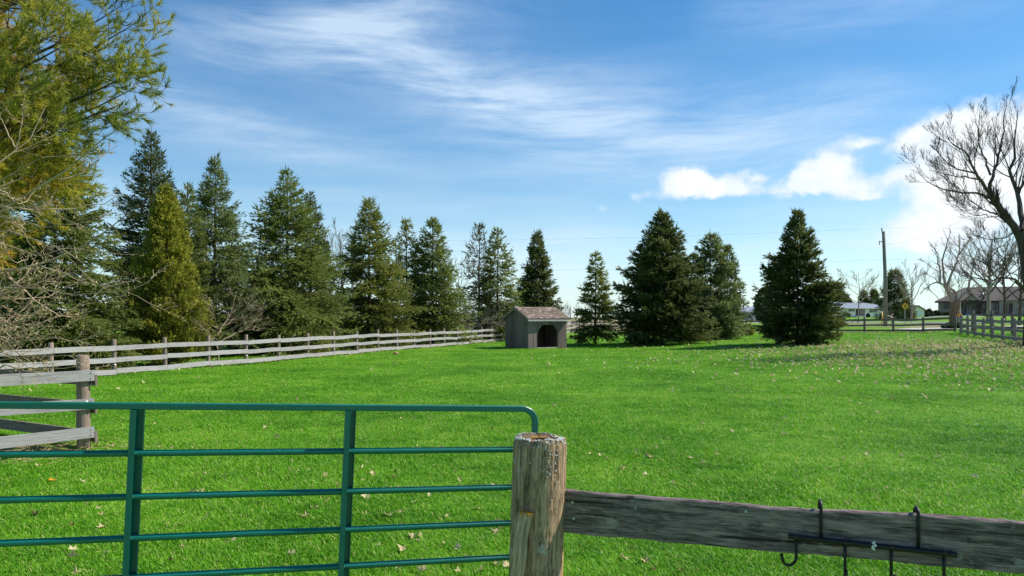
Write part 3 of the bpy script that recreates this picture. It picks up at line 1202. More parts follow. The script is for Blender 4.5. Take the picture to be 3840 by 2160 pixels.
    flakes(150, inner, MATS['lichen_orange'], 0.0025, 0.006, 'lichen_crust')
    flakes(150, orange_edge, MATS['lichen_orange'], 0.0015, 0.0035, 'lichen_crust')

    # split batten nailed to the face of the post
    front = top.y - R - 0.012
    bt, bb = P(1972, 1925, front), P(1925, 2300, front)
    ax = (bt - bb).normalized()
    me = plank_mesh((bt - bb).length, 0.052, 0.028, MATS['batten_near'], 77, 0.004, 8)
    bq = frame_quat(ax, up=(-1, 0, 0.0))
    ba = link('batten', me, T, bb - base + Vector((0, 0.012, 0)), bq)
    Lb = (bt - bb).length
    VV, FF = [], []
    for i in range(260):
        p = Vector((Lb + q.uniform(-0.012, 0.002) * (q.random() < .6), q.uniform(-0.015, 0.015), q.uniform(-0.027, 0.027)))
        u = Vector((q.normal(), q.normal(), q.normal())).normalized()
        w = u.orthogonal().normalized()
        x = u.cross(w)
        sz = q.uniform(0.002, 0.0055)
        b0 = len(VV)
        for k in range(4):
            VV.append(tuple(p + (w * math.cos(k * 1.57) + x * math.sin(k * 1.57)) * sz * q.uniform(.6, 1.2)))
        VV.append(tuple(p + u * sz))
        VV.append(tuple(p - u * sz))
        for k in range(4):
            FF.append((b0 + k, b0 + (k + 1) % 4, b0 + 4))
            FF.append((b0 + (k + 1) % 4, b0 + k, b0 + 5))
    tag(link('lichen_crust', np_mesh('lichen_crust', np.array(VV), np.array(FF), MATS['lichen_orange']), ba), kind='stuff')

    # plank to the right
    A = P(2095, 1911, 2.955)
    Bz = 2.955 * 158 / 189
    B = P(3840, 2060, Bz)
    d = (B - A).normalized()
    A2 = A - d * 0.03
    B2 = A + d * 2.45
    L = (B2 - A2).length
    # finely divided plank so its edges can be worn and chipped
    sg = 90
    h, th = 0.172, 0.036
    VV, FF = [], []
    e1 = np.cumsum(q.normal(0, 0.0012, sg + 1)); e1 -= np.linspace(e1[0], e1[-1], sg + 1)
    e2 = np.cumsum(q.normal(0, 0.0012, sg + 1)); e2 -= np.linspace(e2[0], e2[-1], sg + 1)
    e3 = q.normal(0, 0.0012, sg + 1)
    for i in range(sg + 1):
        x = L * i / sg
        bow = 0.006 * math.sin(3 * i / sg)
        prof = [(-th / 2 + .002, -h / 2 + e1[i]), (th / 2 - .002, -h / 2 + e1[i]), (th / 2, -h / 2 + .004 + e1[i]), (th / 2, h / 2 - .003 + e2[i]),
                (th / 2 - .004, h / 2 + e2[i] + e3[i]), (-th / 2 + .005, h / 2 + e2[i] - e3[i]), (-th / 2, h / 2 - .005 + e2[i]), (-th / 2, -h / 2 + .004 + e1[i])]
        for (yy, zz) in prof:
            VV.append((x, yy, zz + bow))
    n8 = 8
    for i in range(sg):
        for k in range(n8):
            k2 = (k + 1) % n8
            FF.append((i * n8 + k, (i + 1) * n8 + k, (i + 1) * n8 + k2, i * n8 + k2))
    me = np_mesh('rail', np.array(VV), np.array(FF), MATS['rail_near'])
    link('rail', me, T, A2 - base, frame_quat(d))
    for hz in (0.62, 0.2):       # lower planks
        a = Vector((A2.x, A2.y, hz))
        rail(T, a - base, a + Vector((d.x, d.y, 0)).normalized() * 2.5 - base, 0.172, 0.036, MATS['rail_near'], int(hz * 100))
    e = A2 + d * 2.35 + Vector((d.y, -d.x, 0)) * -0.12
    link('post', round_post_mesh(1.4, 0.1, MATS['post_near'], 55, 16), T, Vector((e.x, e.y, ghf(e.x, e.y) - 0.1)) - base, POSTQ)
    # nails in the plank
    fn = Vector((d.y, -d.x, 0)).normalized()
    for (px, py) in ((2797, 1913), (2150, 1880), (2155, 1940)):
        s = (px - 2095) / (3840 - 2095)
        # true position along the plank
        u = (px - 1920) / F
        ss = (u * A.y - A.x) / (d.x - u * d.y)
        p = A + d * ss
        p = P(px, py, p.y) + fn * (th / 2 - 0.001)
        link('nail', MB().tube([p - base, p + fn * 0.003 - base], 0.006, 8).mesh('nail', MATS['galvanised']), T)
    return base, A, d, fn, th


NF_BASE, NF_A, NF_D, NF_N, NF_TH = near_fence()


def hook_rack():
    A, d, fn, th = NF_A, NF_D, NF_N, NF_TH

    def onface(px, py, off):
        """point in the plane of the plank's face, off metres in front of it"""
        a = A + fn * (th / 2 + off)
        u = (px - 1920) / F
        s = (u * a.y - a.x) / (d.x - u * d.y)
        return P(px, py, (a + d * s).y)
    p0, p1 = onface(2957, 2011, 0.016), onface(3587, 2081, 0.016)
    T = thing('hook_rack', 'black steel rack of hooks hung over the dark plank', 'hook rack', p0)
    bar = MB()
    n = 26
    q = np.random.default_rng(8)
    bar.tube([p0.lerp(p1, i / n) - p0 for i in range(n + 1)], [0.0098 * (1 + q.normal(0, 0.05)) for _ in range(n + 1)], 10)
    link('bar', bar.mesh('bar', MATS['black_steel'], True), T)
    # hangers bent over the top edge
    for (px, ytop, ybot) in ((3079, 1894, 2022), (3444, 1920, 2062)):
        a = onface(px, ybot, 0.009) - p0
        b = onface(px, ytop + 12, 0.009) - p0
        r = (th + 0.018) / 2
        pts = [a, a.lerp(b, 0.5), b]
        for ang in np.linspace(0, math.pi, 9)[1:]:
            pts.append(b - fn * (r - r * math.cos(ang)) + UPX * (r * 0.75 * math.sin(ang)))
        pts.append(pts[-1] - UPX * 0.05)
        link('hanger', MB().tube(pts, 0.0058, 10).mesh('hanger', MATS['black_steel'], True), T)
    # hooks: the first is turned along the bar, the others point at the viewer
    for i, (px, py) in enumerate(((2986, 2018), (3169, 2040), (3342, 2058), (3540, 2078))):
        a = onface(px, py, 0.016) - p0
        dirv = (-d + fn * 0.55).normalized() if i == 0 else (fn + d * (-0.2 + 0.12 * i)).normalized()
        Lh = 0.070 if i == 0 else 0.098
        r = 0.028 if i == 0 else 0.026
        pts = [a, a - UPX * Lh * 0.5, a - UPX * Lh]
        c = a - UPX * Lh + dirv * r
        for ang in np.linspace(0, math.pi * (0.93 if i == 0 else 1.0), 11)[1:]:
            pts.append(c - dirv * r * math.cos(ang) - UPX * r * math.sin(ang))
        tip = pts[-1]
        pts.append(tip + UPX * 0.022 + dirv * (0.006 if i == 0 else 0.0))
        link('hook', MB().tube(pts, 0.0056, 10).mesh('hook', MATS['black_steel'], True), T)
        bc = a + fn * 0.008 + UPX * 0.007
        link('bolt', MB().tube([bc, bc + fn * 0.003 + UPX * 0.004], [0.008, 0.006], 6).mesh('bolt', MATS['rusty_steel']), T)
    w = onface(3277, 2040, 0.027) - p0
    mb = MB()
    for i in range(7):
        c = w + d * q.normal(0, 0.003) + UPX * (0.006 - i * 0.004)
        mb.quad_box(c, (0.009 * q.uniform(.5, 1.1), 0.004, 0.006), Matrix.Rotation(q.uniform(0, 3), 3, 'Y'))
    link('white_splash', mb.mesh('white_splash', MATS['white_paint']), T)


hook_rack()


# ------------------------------------------------------------------ field shelter (shed)
def shed():
    th = math.radians(31)
    C = at(1981, 41.5)
    W_, D_ = 2.70, 2.62
    T = thing('shed', 'small grey board shed with red-brown shingles and arched dark doorway', 'shed', (C.x, C.y, C.z), (0, 0, th))
    # local: x along the front, y backwards, z up. Origin is the near corner.
    g = C.z
    EV, RG = 1.85, 2.43          # eave height at the wall, ridge
    slope = (RG - EV) / (D_ / 2 + 0.0)
    q = np.random.default_rng(21)

    def roof_z(y):
        return EV + slope * (y if y < D_ / 2 else D_ - y)
    # front boards, cut round the arch
    # measured on the front: opening from 27 % to 64 % of the width
    o0, o1 = 0.222 * W_, 0.775 * W_
    top_a, top_b = 0.40 * W_, 0.615 * W_
    hs, ht = 0.83, 1.43

    def head(x):
        if x <= o0 or x >= o1:
            return 0.0
        if x < top_a:
            s = (x - o0) / (top_a - o0)
            return hs + (ht - hs) * math.sin(s * math.pi / 2) ** 0.85
        if x > top_b:
            s = (o1 - x) / (o1 - top_b)
            return hs + (ht - hs) * math.sin(s * math.pi / 2) ** 0.85
        return ht
    nb = 15
    edges = np.linspace(0.0, W_, nb + 1)
    edges[1:-1] += q.uniform(-0.02, 0.02, nb - 1)

    def board(name, poly, y0, thick, axis='x', mat='shed_board'):
        """poly in (u, z); extruded in depth.  mesh local x is vertical so the grain runs up"""
        mb = MB()
        if axis == 'x':
            pts = [(z, u, y0) for (u, z) in poly]
        mb.prism([Vector(p) for p in pts], Vector((0, 0, thick)))
        return mb
    # rotation taking mesh (x=up, y=along front, z=depth) to shed axes
    RF = Matrix(((0, 1, 0), (0, 0, 1), (1, 0, 0))).to_quaternion()
    RS = Matrix(((0, 0, -1), (0, 1, 0), (1, 0, 0))).to_quaternion()
    for i in range(nb):
        a, b = edges[i] + 0.005, edges[i + 1] - 0.005
        y0 = q.uniform(-0.012, 0.004)
        xs = np.linspace(a, b, 5)
        segs = []
        cur = [x for x in xs]
        lows = [head(x) for x in xs]
        # split where the doorway edge falls inside the board
        pieces = []
        if max(lows) == 0:
            pieces.append([(x, 0.02) for x in xs])
        elif min(lows) > 0:
            pieces.append([(x, l) for x, l in zip(xs, lows)])
        else:
            e = o0 if a < o0 < b else o1
            left = [(a, 0.02 if a < o0 else head(a + 1e-4)), (e - 0.0005, 0.02 if e == o0 else hs + 0.0)]
            right = [(e + 0.0005, hs if e == o0 else 0.02), (b, head(b - 1e-4) if e == o0 else 0.02)]
            pieces += [left, right]
        for pc in pieces:
            if pc[-1][0] - pc[0][0] < 0.015:
                continue
            poly = pc + [(pc[-1][0], EV + 0.03), (pc[0][0], EV + 0.03)]
            mb = MB().prism([Vector((z, u, y0)) for (u, z) in poly], Vector((0, 0, 0.024)))
            link('plank', mb.mesh('plank', MATS['shed_board']), T, None, RF)
    # gable walls
    ns = 12
    for xw, sgn in ((0.0, -1), (W_, 1)):
        ed = np.linspace(0.03, D_, ns + 1)
        ed[1:-1] += q.uniform(-0.025, 0.025, ns - 1)
        for i in range(ns):
            a, b = ed[i] + 0.003, ed[i + 1] - 0.003
            x0 = xw + (q.uniform(-0.008, 0.006)) - (0.024 if sgn > 0 else 0)
            zs = [(a, roof_z(a) - 0.03)]
            if a < D_ / 2 < b:
                zs.append((D_ / 2, RG - 0.03))
            zs.append((b, roof_z(b) - 0.03))
            bot = 0.02 + q.uniform(0, 0.03)
            poly = [(a, bot), (b, bot)] + zs[::-1]
            mb = MB().prism([Vector((z, u, -x0)) for (u, z) in poly], Vector((0, 0, -0.024)))
            link('plank', mb.mesh('plank', MATS['shed_board']), T, None, RS)
    # back wall
    ed = np.linspace(0.03, W_ - 0.03, nb + 1)
    for i in range(nb):
        mb = MB().prism([Vector((z, u, D_ - 0.03)) for (u, z) in ((ed[i] + .001, 0.02), (ed[i + 1] - .001, 0.02), (ed[i + 1] - .001, EV), (ed[i] + .001, EV))], Vector((0, 0, 0.024)))
        link('plank', mb.mesh('plank', MATS['shed_board']), T, None, RF)
    # sill board, inner frame, dirt floor
    link('sill', MB().quad_box((0, 0, 0), (o1 - o0 + 0.1, 0.07, 0.09)).mesh('sill', MATS['sill_wood']), T, ((o0 + o1) / 2, 0.05, 0.075))
    link('sill_plate', MB().quad_box((0, 0, 0), (W_ - 0.1, 0.09, 0.09)).mesh('sill_plate', MATS['shed_board']), T, (W_ / 2, D_ - 0.12, 0.06))
    link('floor', MB().quad_box((0, 0, 0), (W_ - 0.12, D_ - 0.3, 0.04)).mesh('floor', MATS['heart_wood']), T, (W_ / 2, D_ / 2, 0.03))
    link('corner_post', MB().quad_box((0, 0, 0), (1.55, 0.09, 0.09)).mesh('corner_post', MATS['shed_board']), T, (o1 + 0.02, 0.08, 0.80), frame_quat((0, 0.0001, 1), up=(1, 0, 0)))
    # roof deck, both slopes
    oh, og = 0.17, 0.13
    n_c = 11
    ang = math.atan(slope)
    sl_len = (D_ / 2 + oh) / math.cos(ang)
    for sgn in (0, 1):
        mb = MB()
        e_y, e_z = -oh, EV - slope * oh
        a = Vector((-og, e_y, e_z + 0.012))
        b_ = Vector((W_ + og, e_y, e_z + 0.012))
        r0 = Vector((-og, D_ / 2, RG + 0.012))
        r1 = Vector((W_ + og, D_ / 2, RG + 0.012))
        if sgn:
            for v in (a, b_):
                v.y = D_ + oh
            a, b_, r0, r1 = b_, a, r1, r0
        mb.prism([a, b_, r1, r0], Vector((0, 0, 0.025)))
        deck = link('roof_deck', mb.mesh('roof_deck', MATS['shed_trim']), T)
        # shingles laid in courses
        ux = (b_ - a).normalized()
        up = (r0 - a).normalized()
        nn = ux.cross(up).normalized()
        Lx = (b_ - a).length
        Ls = (r0 - a).length
        ex = Ls / n_c
        cnt = 14
        w = Lx / cnt
        tab = {}
        for kx in range(4):
            ww = w * (0.5 if kx == 3 else 1.0)
            m_ = MB()
            hh = ex * 1.35
            m_.v = [(0.003, 0, 0), (ww - 0.003, 0, 0), (ww - 0.003, hh, -0.004), (0.003, hh, -0.004),
                    (0.003, 0, 0.011 + 0.002 * kx), (ww - 0.003, 0, 0.011 + 0.002 * kx), (ww - 0.003, hh, 0.001), (0.003, hh, 0.001)]
            m_.f = [(0, 3, 2, 1), (4, 5, 6, 7), (0, 1, 5, 4), (2, 3, 7, 6), (0, 4, 7, 3), (1, 2, 6, 5)]
            tab[kx] = m_.mesh('shingle', MATS['roof_shingle'])
        RQ = Matrix((ux, up, nn)).transposed().to_quaternion()
        for c_ in range(n_c):
            stg = (c_ % 2) * 0.5
            items = [(-0.0, 3)] if stg else []
            x0 = w * 0.5 if stg else 0
            kk = cnt - 1 if stg else cnt
            items += [(x0 + i * w, int(q.integers(0, 3))) for i in range(kk)]
            if stg:
                items.append((Lx - w * 0.5, 3))
            for (x, kx) in items:
                p = a + ux * x + up * (c_ * ex - 0.018) + nn * (0.032 + q.uniform(0, 0.003))
                link('shingle', tab[kx], T, p, RQ)
    link('ridge_cap', MB().prism([Vector((-og, D_ / 2 - 0.11, RG - 0.005)), Vector((-og, D_ / 2, RG + 0.062)), Vector((-og, D_ / 2 + 0.11, RG - 0.005)), Vector((-og, D_ / 2, RG + 0.048))],
                                 Vector((W_ + 2 * og, 0, 0))).mesh('ridge_cap', MATS['roof_shingle']), T)
    # fascia and barge boards
    fz = EV - slope * oh
    rail(T, (-og, -oh - 0.014, fz - 0.035), (W_ + og, -oh - 0.014, fz - 0.035), 0.12, 0.022, MATS['shed_trim'], 31, 'fascia', 0.003)
    rail(T, (-og, D_ + oh + 0.014, fz - 0.035), (W_ + og, D_ + oh + 0.014, fz - 0.035), 0.12, 0.022, MATS['shed_trim'], 32, 'fascia', 0.003)
    rail(T, (-og, -oh - 0.034, fz - 0.105), (W_ + og, -oh - 0.034, fz - 0.105), 0.03, 0.05, MATS['white_paint'], 33, 'drip_edge', 0.003)
    for x in (-og - 0.013, W_ + og + 0.013):
        rail(T, (x, -oh - 0.02, fz - 0.03), (x, D_ / 2, RG - 0.025), 0.12, 0.022, MATS['shed_trim'], 34, 'barge_board', 0.002)
        rail(T, (x, D_ + oh + 0.02, fz - 0.03), (x, D_ / 2, RG - 0.025), 0.12, 0.022, MATS['shed_trim'], 35, 'barge_board', 0.002)


shed()

# ------------------------------------------------------------------ vegetation tools (all batches of polylines in numpy)
def unit(v):
    return v / np.maximum(np.linalg.norm(v, axis=-1, keepdims=True), 1e-9)


def tubes_batch(PL, R, sides=3):
    """PL (N,K,3) polylines, R (N,K) radii -> verts, quads"""
    N, K, _ = PL.shape
    tg = np.empty_like(PL)
    tg[:, 1:-1] = PL[:, 2:] - PL[:, :-2]
    tg[:, 0] = PL[:, 1] - PL[:, 0]
    tg[:, -1] = PL[:, -1] - PL[:, -2]
    tg = unit(tg)
    mean = unit(PL[:, -1] - PL[:, 0])
    ref = np.where(np.abs(mean[:, 2:3]) < 0.8, np.array([[0, 0, 1.0]]), np.array([[1.0, 0, 0]]))
    u = unit(np.cross(tg, ref[:, None, :]))
    w = np.cross(tg, u)
    a = np.linspace(0, 2 * math.pi, sides, endpoint=False)
    V = PL[:, :, None, :] + R[:, :, None, None] * (u[:, :, None, :] * np.cos(a)[None, None, :, None] + w[:, :, None, :] * np.sin(a)[None, None, :, None])
    idx = np.arange(N * K * sides).reshape(N, K, sides)
    i0 = idx[:, :-1]
    i1 = idx[:, 1:]
    Fc = np.stack([i0, np.roll(i0, -1, 2), np.roll(i1, -1, 2), i1], -1).reshape(-1, 4)
    return V.reshape(-1, 3), Fc


def join(parts):
    Vs, Fs, b = [], [], 0
    for V, Fc in parts:
        Vs.append(V)
        Fs.append(Fc + b)
        b += len(V)
    return np.concatenate(Vs), np.concatenate(Fs)


def resample(pts, K):
    pts = np.array([tuple(p) for p in pts], float)
    d = np.r_[0, np.cumsum(np.linalg.norm(np.diff(pts, axis=0), axis=1))]
    # smooth through a Catmull-like cubic by dense linear + smoothing
    s = np.linspace(0, d[-1], 40)
    q = np.stack([np.interp(s, d, pts[:, k]) for k in range(3)], 1)
    for _ in range(6):
        q[1:-1] = 0.25 * q[:-2] + 0.5 * q[1:-1] + 0.25 * q[2:]
    i = np.linspace(0, 39, K)
    return np.stack([np.interp(i, np.arange(40), q[:, k]) for k in range(3)], 1)


def spawn(PL, R, per, r, smin=0.2, smax=1.0, ang=(30, 60), length=(0.3, 0.6), rel=True, up=0.3, wig=0.12, ratio=0.6, K=5, tip=0.25, rmin=0.003, lenpow=0.0):
    """side branches off every polyline"""
    N, KK, _ = PL.shape
    tot = np.linalg.norm(np.diff(PL, axis=1), axis=2).sum(1)
    idx = np.repeat(np.arange(N), per) if np.isscalar(per) else np.repeat(np.arange(N), per)
    M = len(idx)
    s = r.uniform(smin, smax, M)
    f = s * (KK - 1)
    i0 = np.clip(f.astype(int), 0, KK - 2)
    fr = (f - i0)[:, None]
    p = PL[idx, i0] * (1 - fr) + PL[idx, i0 + 1] * fr
    tg = unit(PL[idx, i0 + 1] - PL[idx, i0])
    rad = R[idx, i0] * (1 - fr[:, 0]) + R[idx, i0 + 1] * fr[:, 0]
    rv = r.normal(size=(M, 3))
    pp = unit(rv - tg * (rv * tg).sum(1, keepdims=True))
    a = np.radians(r.uniform(ang[0], ang[1], M))[:, None]
    d = tg * np.cos(a) + pp * np.sin(a)
    L = r.uniform(length[0], length[1], M)
    if rel:
        L = L * tot[idx] * (1 - 0.55 * s)
    out = np.empty((M, K, 3))
    out[:, 0] = p
    st = (L / (K - 1))[:, None]
    for k in range(1, K):
        d = unit(d + r.normal(0, wig, (M, 3)) + np.array([0, 0, up / (K - 1)]))
        out[:, k] = out[:, k - 1] + d * st
    r0 = np.maximum(rad * ratio, rmin)
    rr = r0[:, None] * np.linspace(1, tip, K)[None, :]
    return out, np.maximum(rr, rmin * 0.6)


def diamonds(p, d, L, Wd, r, roll=None):
    """flat leaf/shoot shaped quads: start p, direction d, length L, width Wd -> 4 verts, 2 tris"""
    n = len(p)
    rv = r.normal(size=(n, 3)) if roll is None else roll
    s = unit(np.cross(d, rv))
    L = np.asarray(L)[:, None]
    Wd = np.asarray(Wd)[:, None]
    V = np.empty((n, 4, 3))
    V[:, 0] = p
    V[:, 1] = p + d * L * 0.42 + s * Wd * 0.5
    V[:, 2] = p + d * L
    V[:, 3] = p + d * L * 0.42 - s * Wd * 0.5
    i = np.arange(n)[:, None] * 4
    Fc = np.concatenate([i + np.array([[0, 1, 2]]), i + np.array([[0, 2, 3]])], 1).reshape(-1, 3)
    return V.reshape(-1, 3), Fc


# ------------------------------------------------------------------ spruces
def spruce(name, label, px, top_y, z, half_px, seed, mat='spruce_green', dens=1.0, t0=0.06, power=0.85, el_top=50, el_bot=-8, droop=0.25,
           gap=0.0, lean=0.0, leader=0.05, asym=0.0, coarse=1.0, group='spruces round the paddock', cat='spruce tree', ragged=0.22, bulge=0.0, prof_pts=None, jitter=0.26):
    r = np.random.default_rng(seed)
    base = at(px, z)
    H = CAMH - (top_y - HORIZON) / F * z - base.z
    R = half_px / F * z * 1.36
    T = thing(name, label, cat, base, group=group)
    dens = dens * 1.3
    sl = max(0.095, z * 0.0043) * coarse * (1.2 if z < 30 else 1.0)          # shoot length
    # trunk
    K = 8
    tr = np.zeros((1, K, 3))
    hh = np.linspace(-0.15, H * 0.985, K)
    tr[0, :, 2] = hh
    tr[0, :, 0] = lean * (hh / H) ** 2 + r.normal(0, 0.012, K) * (hh > 0)
    rb = max(0.05, H * 0.0135)
    V, Fc = tubes_batch(tr, (rb * (1 - 0.93 * np.clip(hh / H, 0, 1)))[None, :], 9)
    link('trunk', np_mesh('trunk', V, Fc, MATS['bark_dark'], True), T)
    # branches in loose whorls
    wh = max(10, int(H / (0.30 + gap) * 1.0))
    tw = (np.arange(wh) + 0.5) / wh
    tw = t0 + (0.985 - t0) * tw ** 0.82
    per = 7
    t_ = np.repeat(tw, per) + r.normal(0, jitter / wh * (1 - gap), wh * per)
    extra = int(wh * 2.5 * (1 - min(1, gap * 2)))
    t_ = np.r_[t_, r.uniform(t0, 0.97, extra)]
    t_ = np.clip(t_, t0 * 0.7, 0.992)
    N = len(t_)
    az = r.uniform(0, 2 * math.pi, N)
    prof = ((1 - t_) / (1 - t0)) ** power
    if prof_pts:
        prof = np.interp(t_, [q_[0] for q_ in prof_pts], [q_[1] for q_ in prof_pts])
    prof = prof * (1 + bulge * np.sin(np.clip((1 - t_) * math.pi, 0, math.pi)))
    low = np.clip((t_ - t0 * 0.7) / 0.10, 0, 1)
    prof = prof * (0.80 + 0.20 * low)
    lobes = 1 + 0.09 * np.sin(az * 2 + seed) + 0.09 * np.sin(az * 3 + t_ * 9 + seed * 2) + asym * np.cos(az)
    L = R * prof * lobes * (1 - ragged * r.random(N) ** 1.4) + sl * 0.7
    el = np.radians(el_bot + (el_top - el_bot) * t_ ** 1.6 + r.normal(0, 6, N))
    KB = 8
    s = np.linspace(0, 1, KB)
    hx, hy = np.cos(az), np.sin(az)
    rad = L[:, None] * s[None, :] * np.cos(el)[:, None]
    zz = L[:, None] * (np.sin(el)[:, None] * s - droop * (1 - t_)[:, None] * s ** 1.5 + 0.9 * droop * (1 - t_)[:, None] * s ** 3 * 0.8)
    BL = np.empty((N, KB, 3))
    x0 = np.interp(t_ * H, hh, tr[0, :, 0])
    BL[:, :, 0] = x0[:, None] + hx[:, None] * rad
    BL[:, :, 1] = hy[:, None] * rad
    BL[:, :, 2] = (t_ * H)[:, None] + zz
    BL[:, :, 2] = np.maximum(BL[:, :, 2], 0.03 + 0.04 * s)
    brad = (0.0035 + 0.0075 * L)[:, None] * (1 - 0.85 * s)[None, :]
    bp = [tubes_batch(BL, np.maximum(brad, 0.0025), 3)]
    # twigs either side of each branch
    nt = np.maximum(3, (L / (sl * 0.50) * dens)).astype(int)
    bi = np.repeat(np.arange(N), nt)
    M = len(bi)
    st = 1 - (1 - 0.10) * r.random(M) ** 0.85
    f = st * (KB - 1)
    i0 = np.clip(f.astype(int), 0, KB - 2)
    fr = (f - i0)[:, None]
    p0 = BL[bi, i0] * (1 - fr) + BL[bi, i0 + 1] * fr
    tg = unit(BL[bi, i0 + 1] - BL[bi, i0])
    side = np.stack([-hy[bi], hx[bi], np.zeros(M)], 1) * np.where(r.random(M) < 0.5, 1, -1)[:, None]
    a = np.radians(r.uniform(25, 68, M))[:, None]
    td = unit(tg * np.cos(a) + side * np.sin(a) + np.stack([np.zeros(M), np.zeros(M), r.normal(-0.10, 0.22, M)], 1))
    tl = L[bi] * (0.10 + 0.36 * (1 - st) ** 0.8) * r.uniform(0.6, 1.15, M) + sl * 0.5
    # shoots along the twigs
    ns = np.maximum(1, (tl / (sl * 0.52) * dens)).astype(int)
    ti = np.repeat(np.arange(M), ns)
    Q = len(ti)
    u = r.random(Q) ** 0.8
    p = p0[ti] + td[ti] * (tl[ti] * u)[:, None]
    p[:, 2] -= (u ** 2) * tl[ti] * droop * 0.5
    sd = unit(td[ti] + tg[ti] * 0.35 + r.normal(0, 0.34, (Q, 3)) + np.array([0, 0, 0.06]))
    # shoots along the branch end and the leader
    nl = int(N * 2.0)
    li = r.integers(0, N, nl)
    lp = BL[li, -1] - unit(BL[li, -1] - BL[li, -2]) * (sl * r.uniform(0, 1.2, nl))[:, None]
    ldv = unit(unit(BL[li, -1] - BL[li, -2]) + r.normal(0, 0.3, (nl, 3)) + np.array([0, 0, 0.25 * el_top / 50]))
    nk = 46
    kz = H * (1 - leader * 1.6 * r.random(nk))
    kp = np.stack([np.interp(kz, hh, tr[0, :, 0]), np.zeros(nk), kz], 1)
    kd = unit(np.stack([r.normal(0, 0.5, nk), r.normal(0, 0.5, nk), np.full(nk, 0.8)], 1))
    # upright candles at the branch ends of the upper crown
    up_i = np.flatnonzero(t_ > 0.30)
    nc = int(len(up_i) * 0.9)
    ci_ = up_i[r.integers(0, len(up_i), nc)]
    cp = BL[ci_, -1] - unit(BL[ci_, -1] - BL[ci_, -2]) * (sl * 0.3)
    cd = unit(unit(BL[ci_, -1] - BL[ci_, -2]) * 0.55 + np.array([0, 0, 0.75]) + r.normal(0, 0.22, (nc, 3)))
    pa = np.concatenate([p, lp, cp, kp])
    da = np.concatenate([sd, ldv, cd, kd])
    ln = sl * r.uniform(0.8, 1.5, len(pa))
    ln[Q:Q + nl] *= 1.35
    ln[-nk:] *= 0.65
    wd = sl * r.uniform(0.25, 0.40, len(pa))
    ln[Q + nl:Q + nl + nc] = sl * r.uniform(1.3, 3.0, nc)
    wd[Q + nl:Q + nl + nc] = sl * r.uniform(0.22, 0.32, nc)
    pa[:, 2] = np.maximum(pa[:, 2], 0.02)
    rl = r.normal(0, 0.75, (len(pa), 3)) + np.array([0, 0, 1.0])
    V, Fc = diamonds(pa, da, ln, wd, r, rl)
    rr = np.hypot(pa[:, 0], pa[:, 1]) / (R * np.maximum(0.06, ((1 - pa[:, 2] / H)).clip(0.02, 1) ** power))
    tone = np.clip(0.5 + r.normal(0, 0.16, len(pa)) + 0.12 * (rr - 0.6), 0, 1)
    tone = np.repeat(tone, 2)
    # leader spike
    sp = np.zeros((1, 4, 3))
    sp[0, :, 2] = np.linspace(H * 0.93, H * (1 + leader * 0.35), 4)
    sp[0, :, 0] = np.interp(sp[0, :, 2], hh, tr[0, :, 0])
    bp.append(tubes_batch(sp, np.array([[0.02, 0.016, 0.012, 0.007]]) * max(1, z / 40), 4))
    V2, F2 = join(bp)
    link('branches', np_mesh('branches', V2, F2, MATS['spruce_twig']), T)
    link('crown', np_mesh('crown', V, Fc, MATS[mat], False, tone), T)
    spruce.count += len(Fc)
    return T


spruce.count = 0
# the row beyond the long fence, left to right
spruce('spruce_tree', 'broad light green spruce behind the bare shrub at far left', 205, 545, 24.8, 232, 101, 'spruce_green', 1.3, 0.03, 0.68, 40, -12, 0.35)
spruce('spruce_tree', 'spruce behind the pine at the very left edge', -70, 520, 30, 250, 118, 'spruce_green', 0.75, 0.03, 0.85, 40, -12, 0.35, coarse=1.4)
spruce('spruce_tree', 'tallest dark spruce rising behind the yellow-green cedar', 566, 488, 32, 175, 102, 'spruce_dark', 0.88, 0.05, 0.85, 50, -5, 0.2, leader=0.06, bulge=0.12)
spruce('spruce_tree', 'dark slim spruce squeezed between the cedar and the tall pointed spruce', 705, 690, 33, 105, 103, 'spruce_green', 1.0, 0.05, 0.85, 45, -5, 0.25)
spruce('spruce_tree', 'tall pointed spruce above the small bare tree', 806, 588, 35, 178, 104, 'spruce_blue', 1.0, 0.08, 1.05, 45, -10, 0.3, ragged=0.35, prof_pts=((0, .88), (.12, 1), (.40, .74), (.60, .49), (.78, .28), (.90, .12), (1, .0)), coarse=1.08)
spruce('spruce_tree', 'largest broad spruce of the row, right of the small bare tree', 1077, 640, 38, 235, 105, 'spruce_green', 0.9, 0.05, 0.98, 40, -12, 0.35, ragged=0.32, prof_pts=((0, .88), (.12, 1), (.40, .74), (.60, .49), (.78, .28), (.90, .12), (1, .0)), coarse=1.13)
spruce('spruce_tree', 'spruce peeping out from behind the right side of the largest spruce', 1164, 722, 44, 130, 106, 'spruce_dark', 0.9, 0.1, 0.95, 40, -8, 0.3, ragged=0.4)
spruce('spruce_tree', 'full olive spruce with shaggy top right of the slender bare tree', 1384, 745, 43, 160, 107, 'spruce_olive', 1.0, 0.09, 0.95, 40, -12, 0.35, ragged=0.35, prof_pts=((0, .88), (.12, 1), (.40, .74), (.60, .49), (.78, .28), (.90, .12), (1, .0)), coarse=1.06)
spruce('spruce_tree', 'loose spruce left of the twin-height darker one in mid row', 1524, 828, 50, 110, 108, 'spruce_olive', 0.85, 0.1, 0.9, 42, -12, 0.3, ragged=0.4, gap=0.08)
spruce('spruce_tree', 'denser pointed spruce in mid row beside the bare grey thicket', 1622, 818, 50, 130, 109, 'spruce_green', 0.95, 0.08, 1.0, 42, -12, 0.3, ragged=0.35, prof_pts=((0, .88), (.12, 1), (.40, .74), (.60, .49), (.78, .28), (.90, .12), (1, .0)))
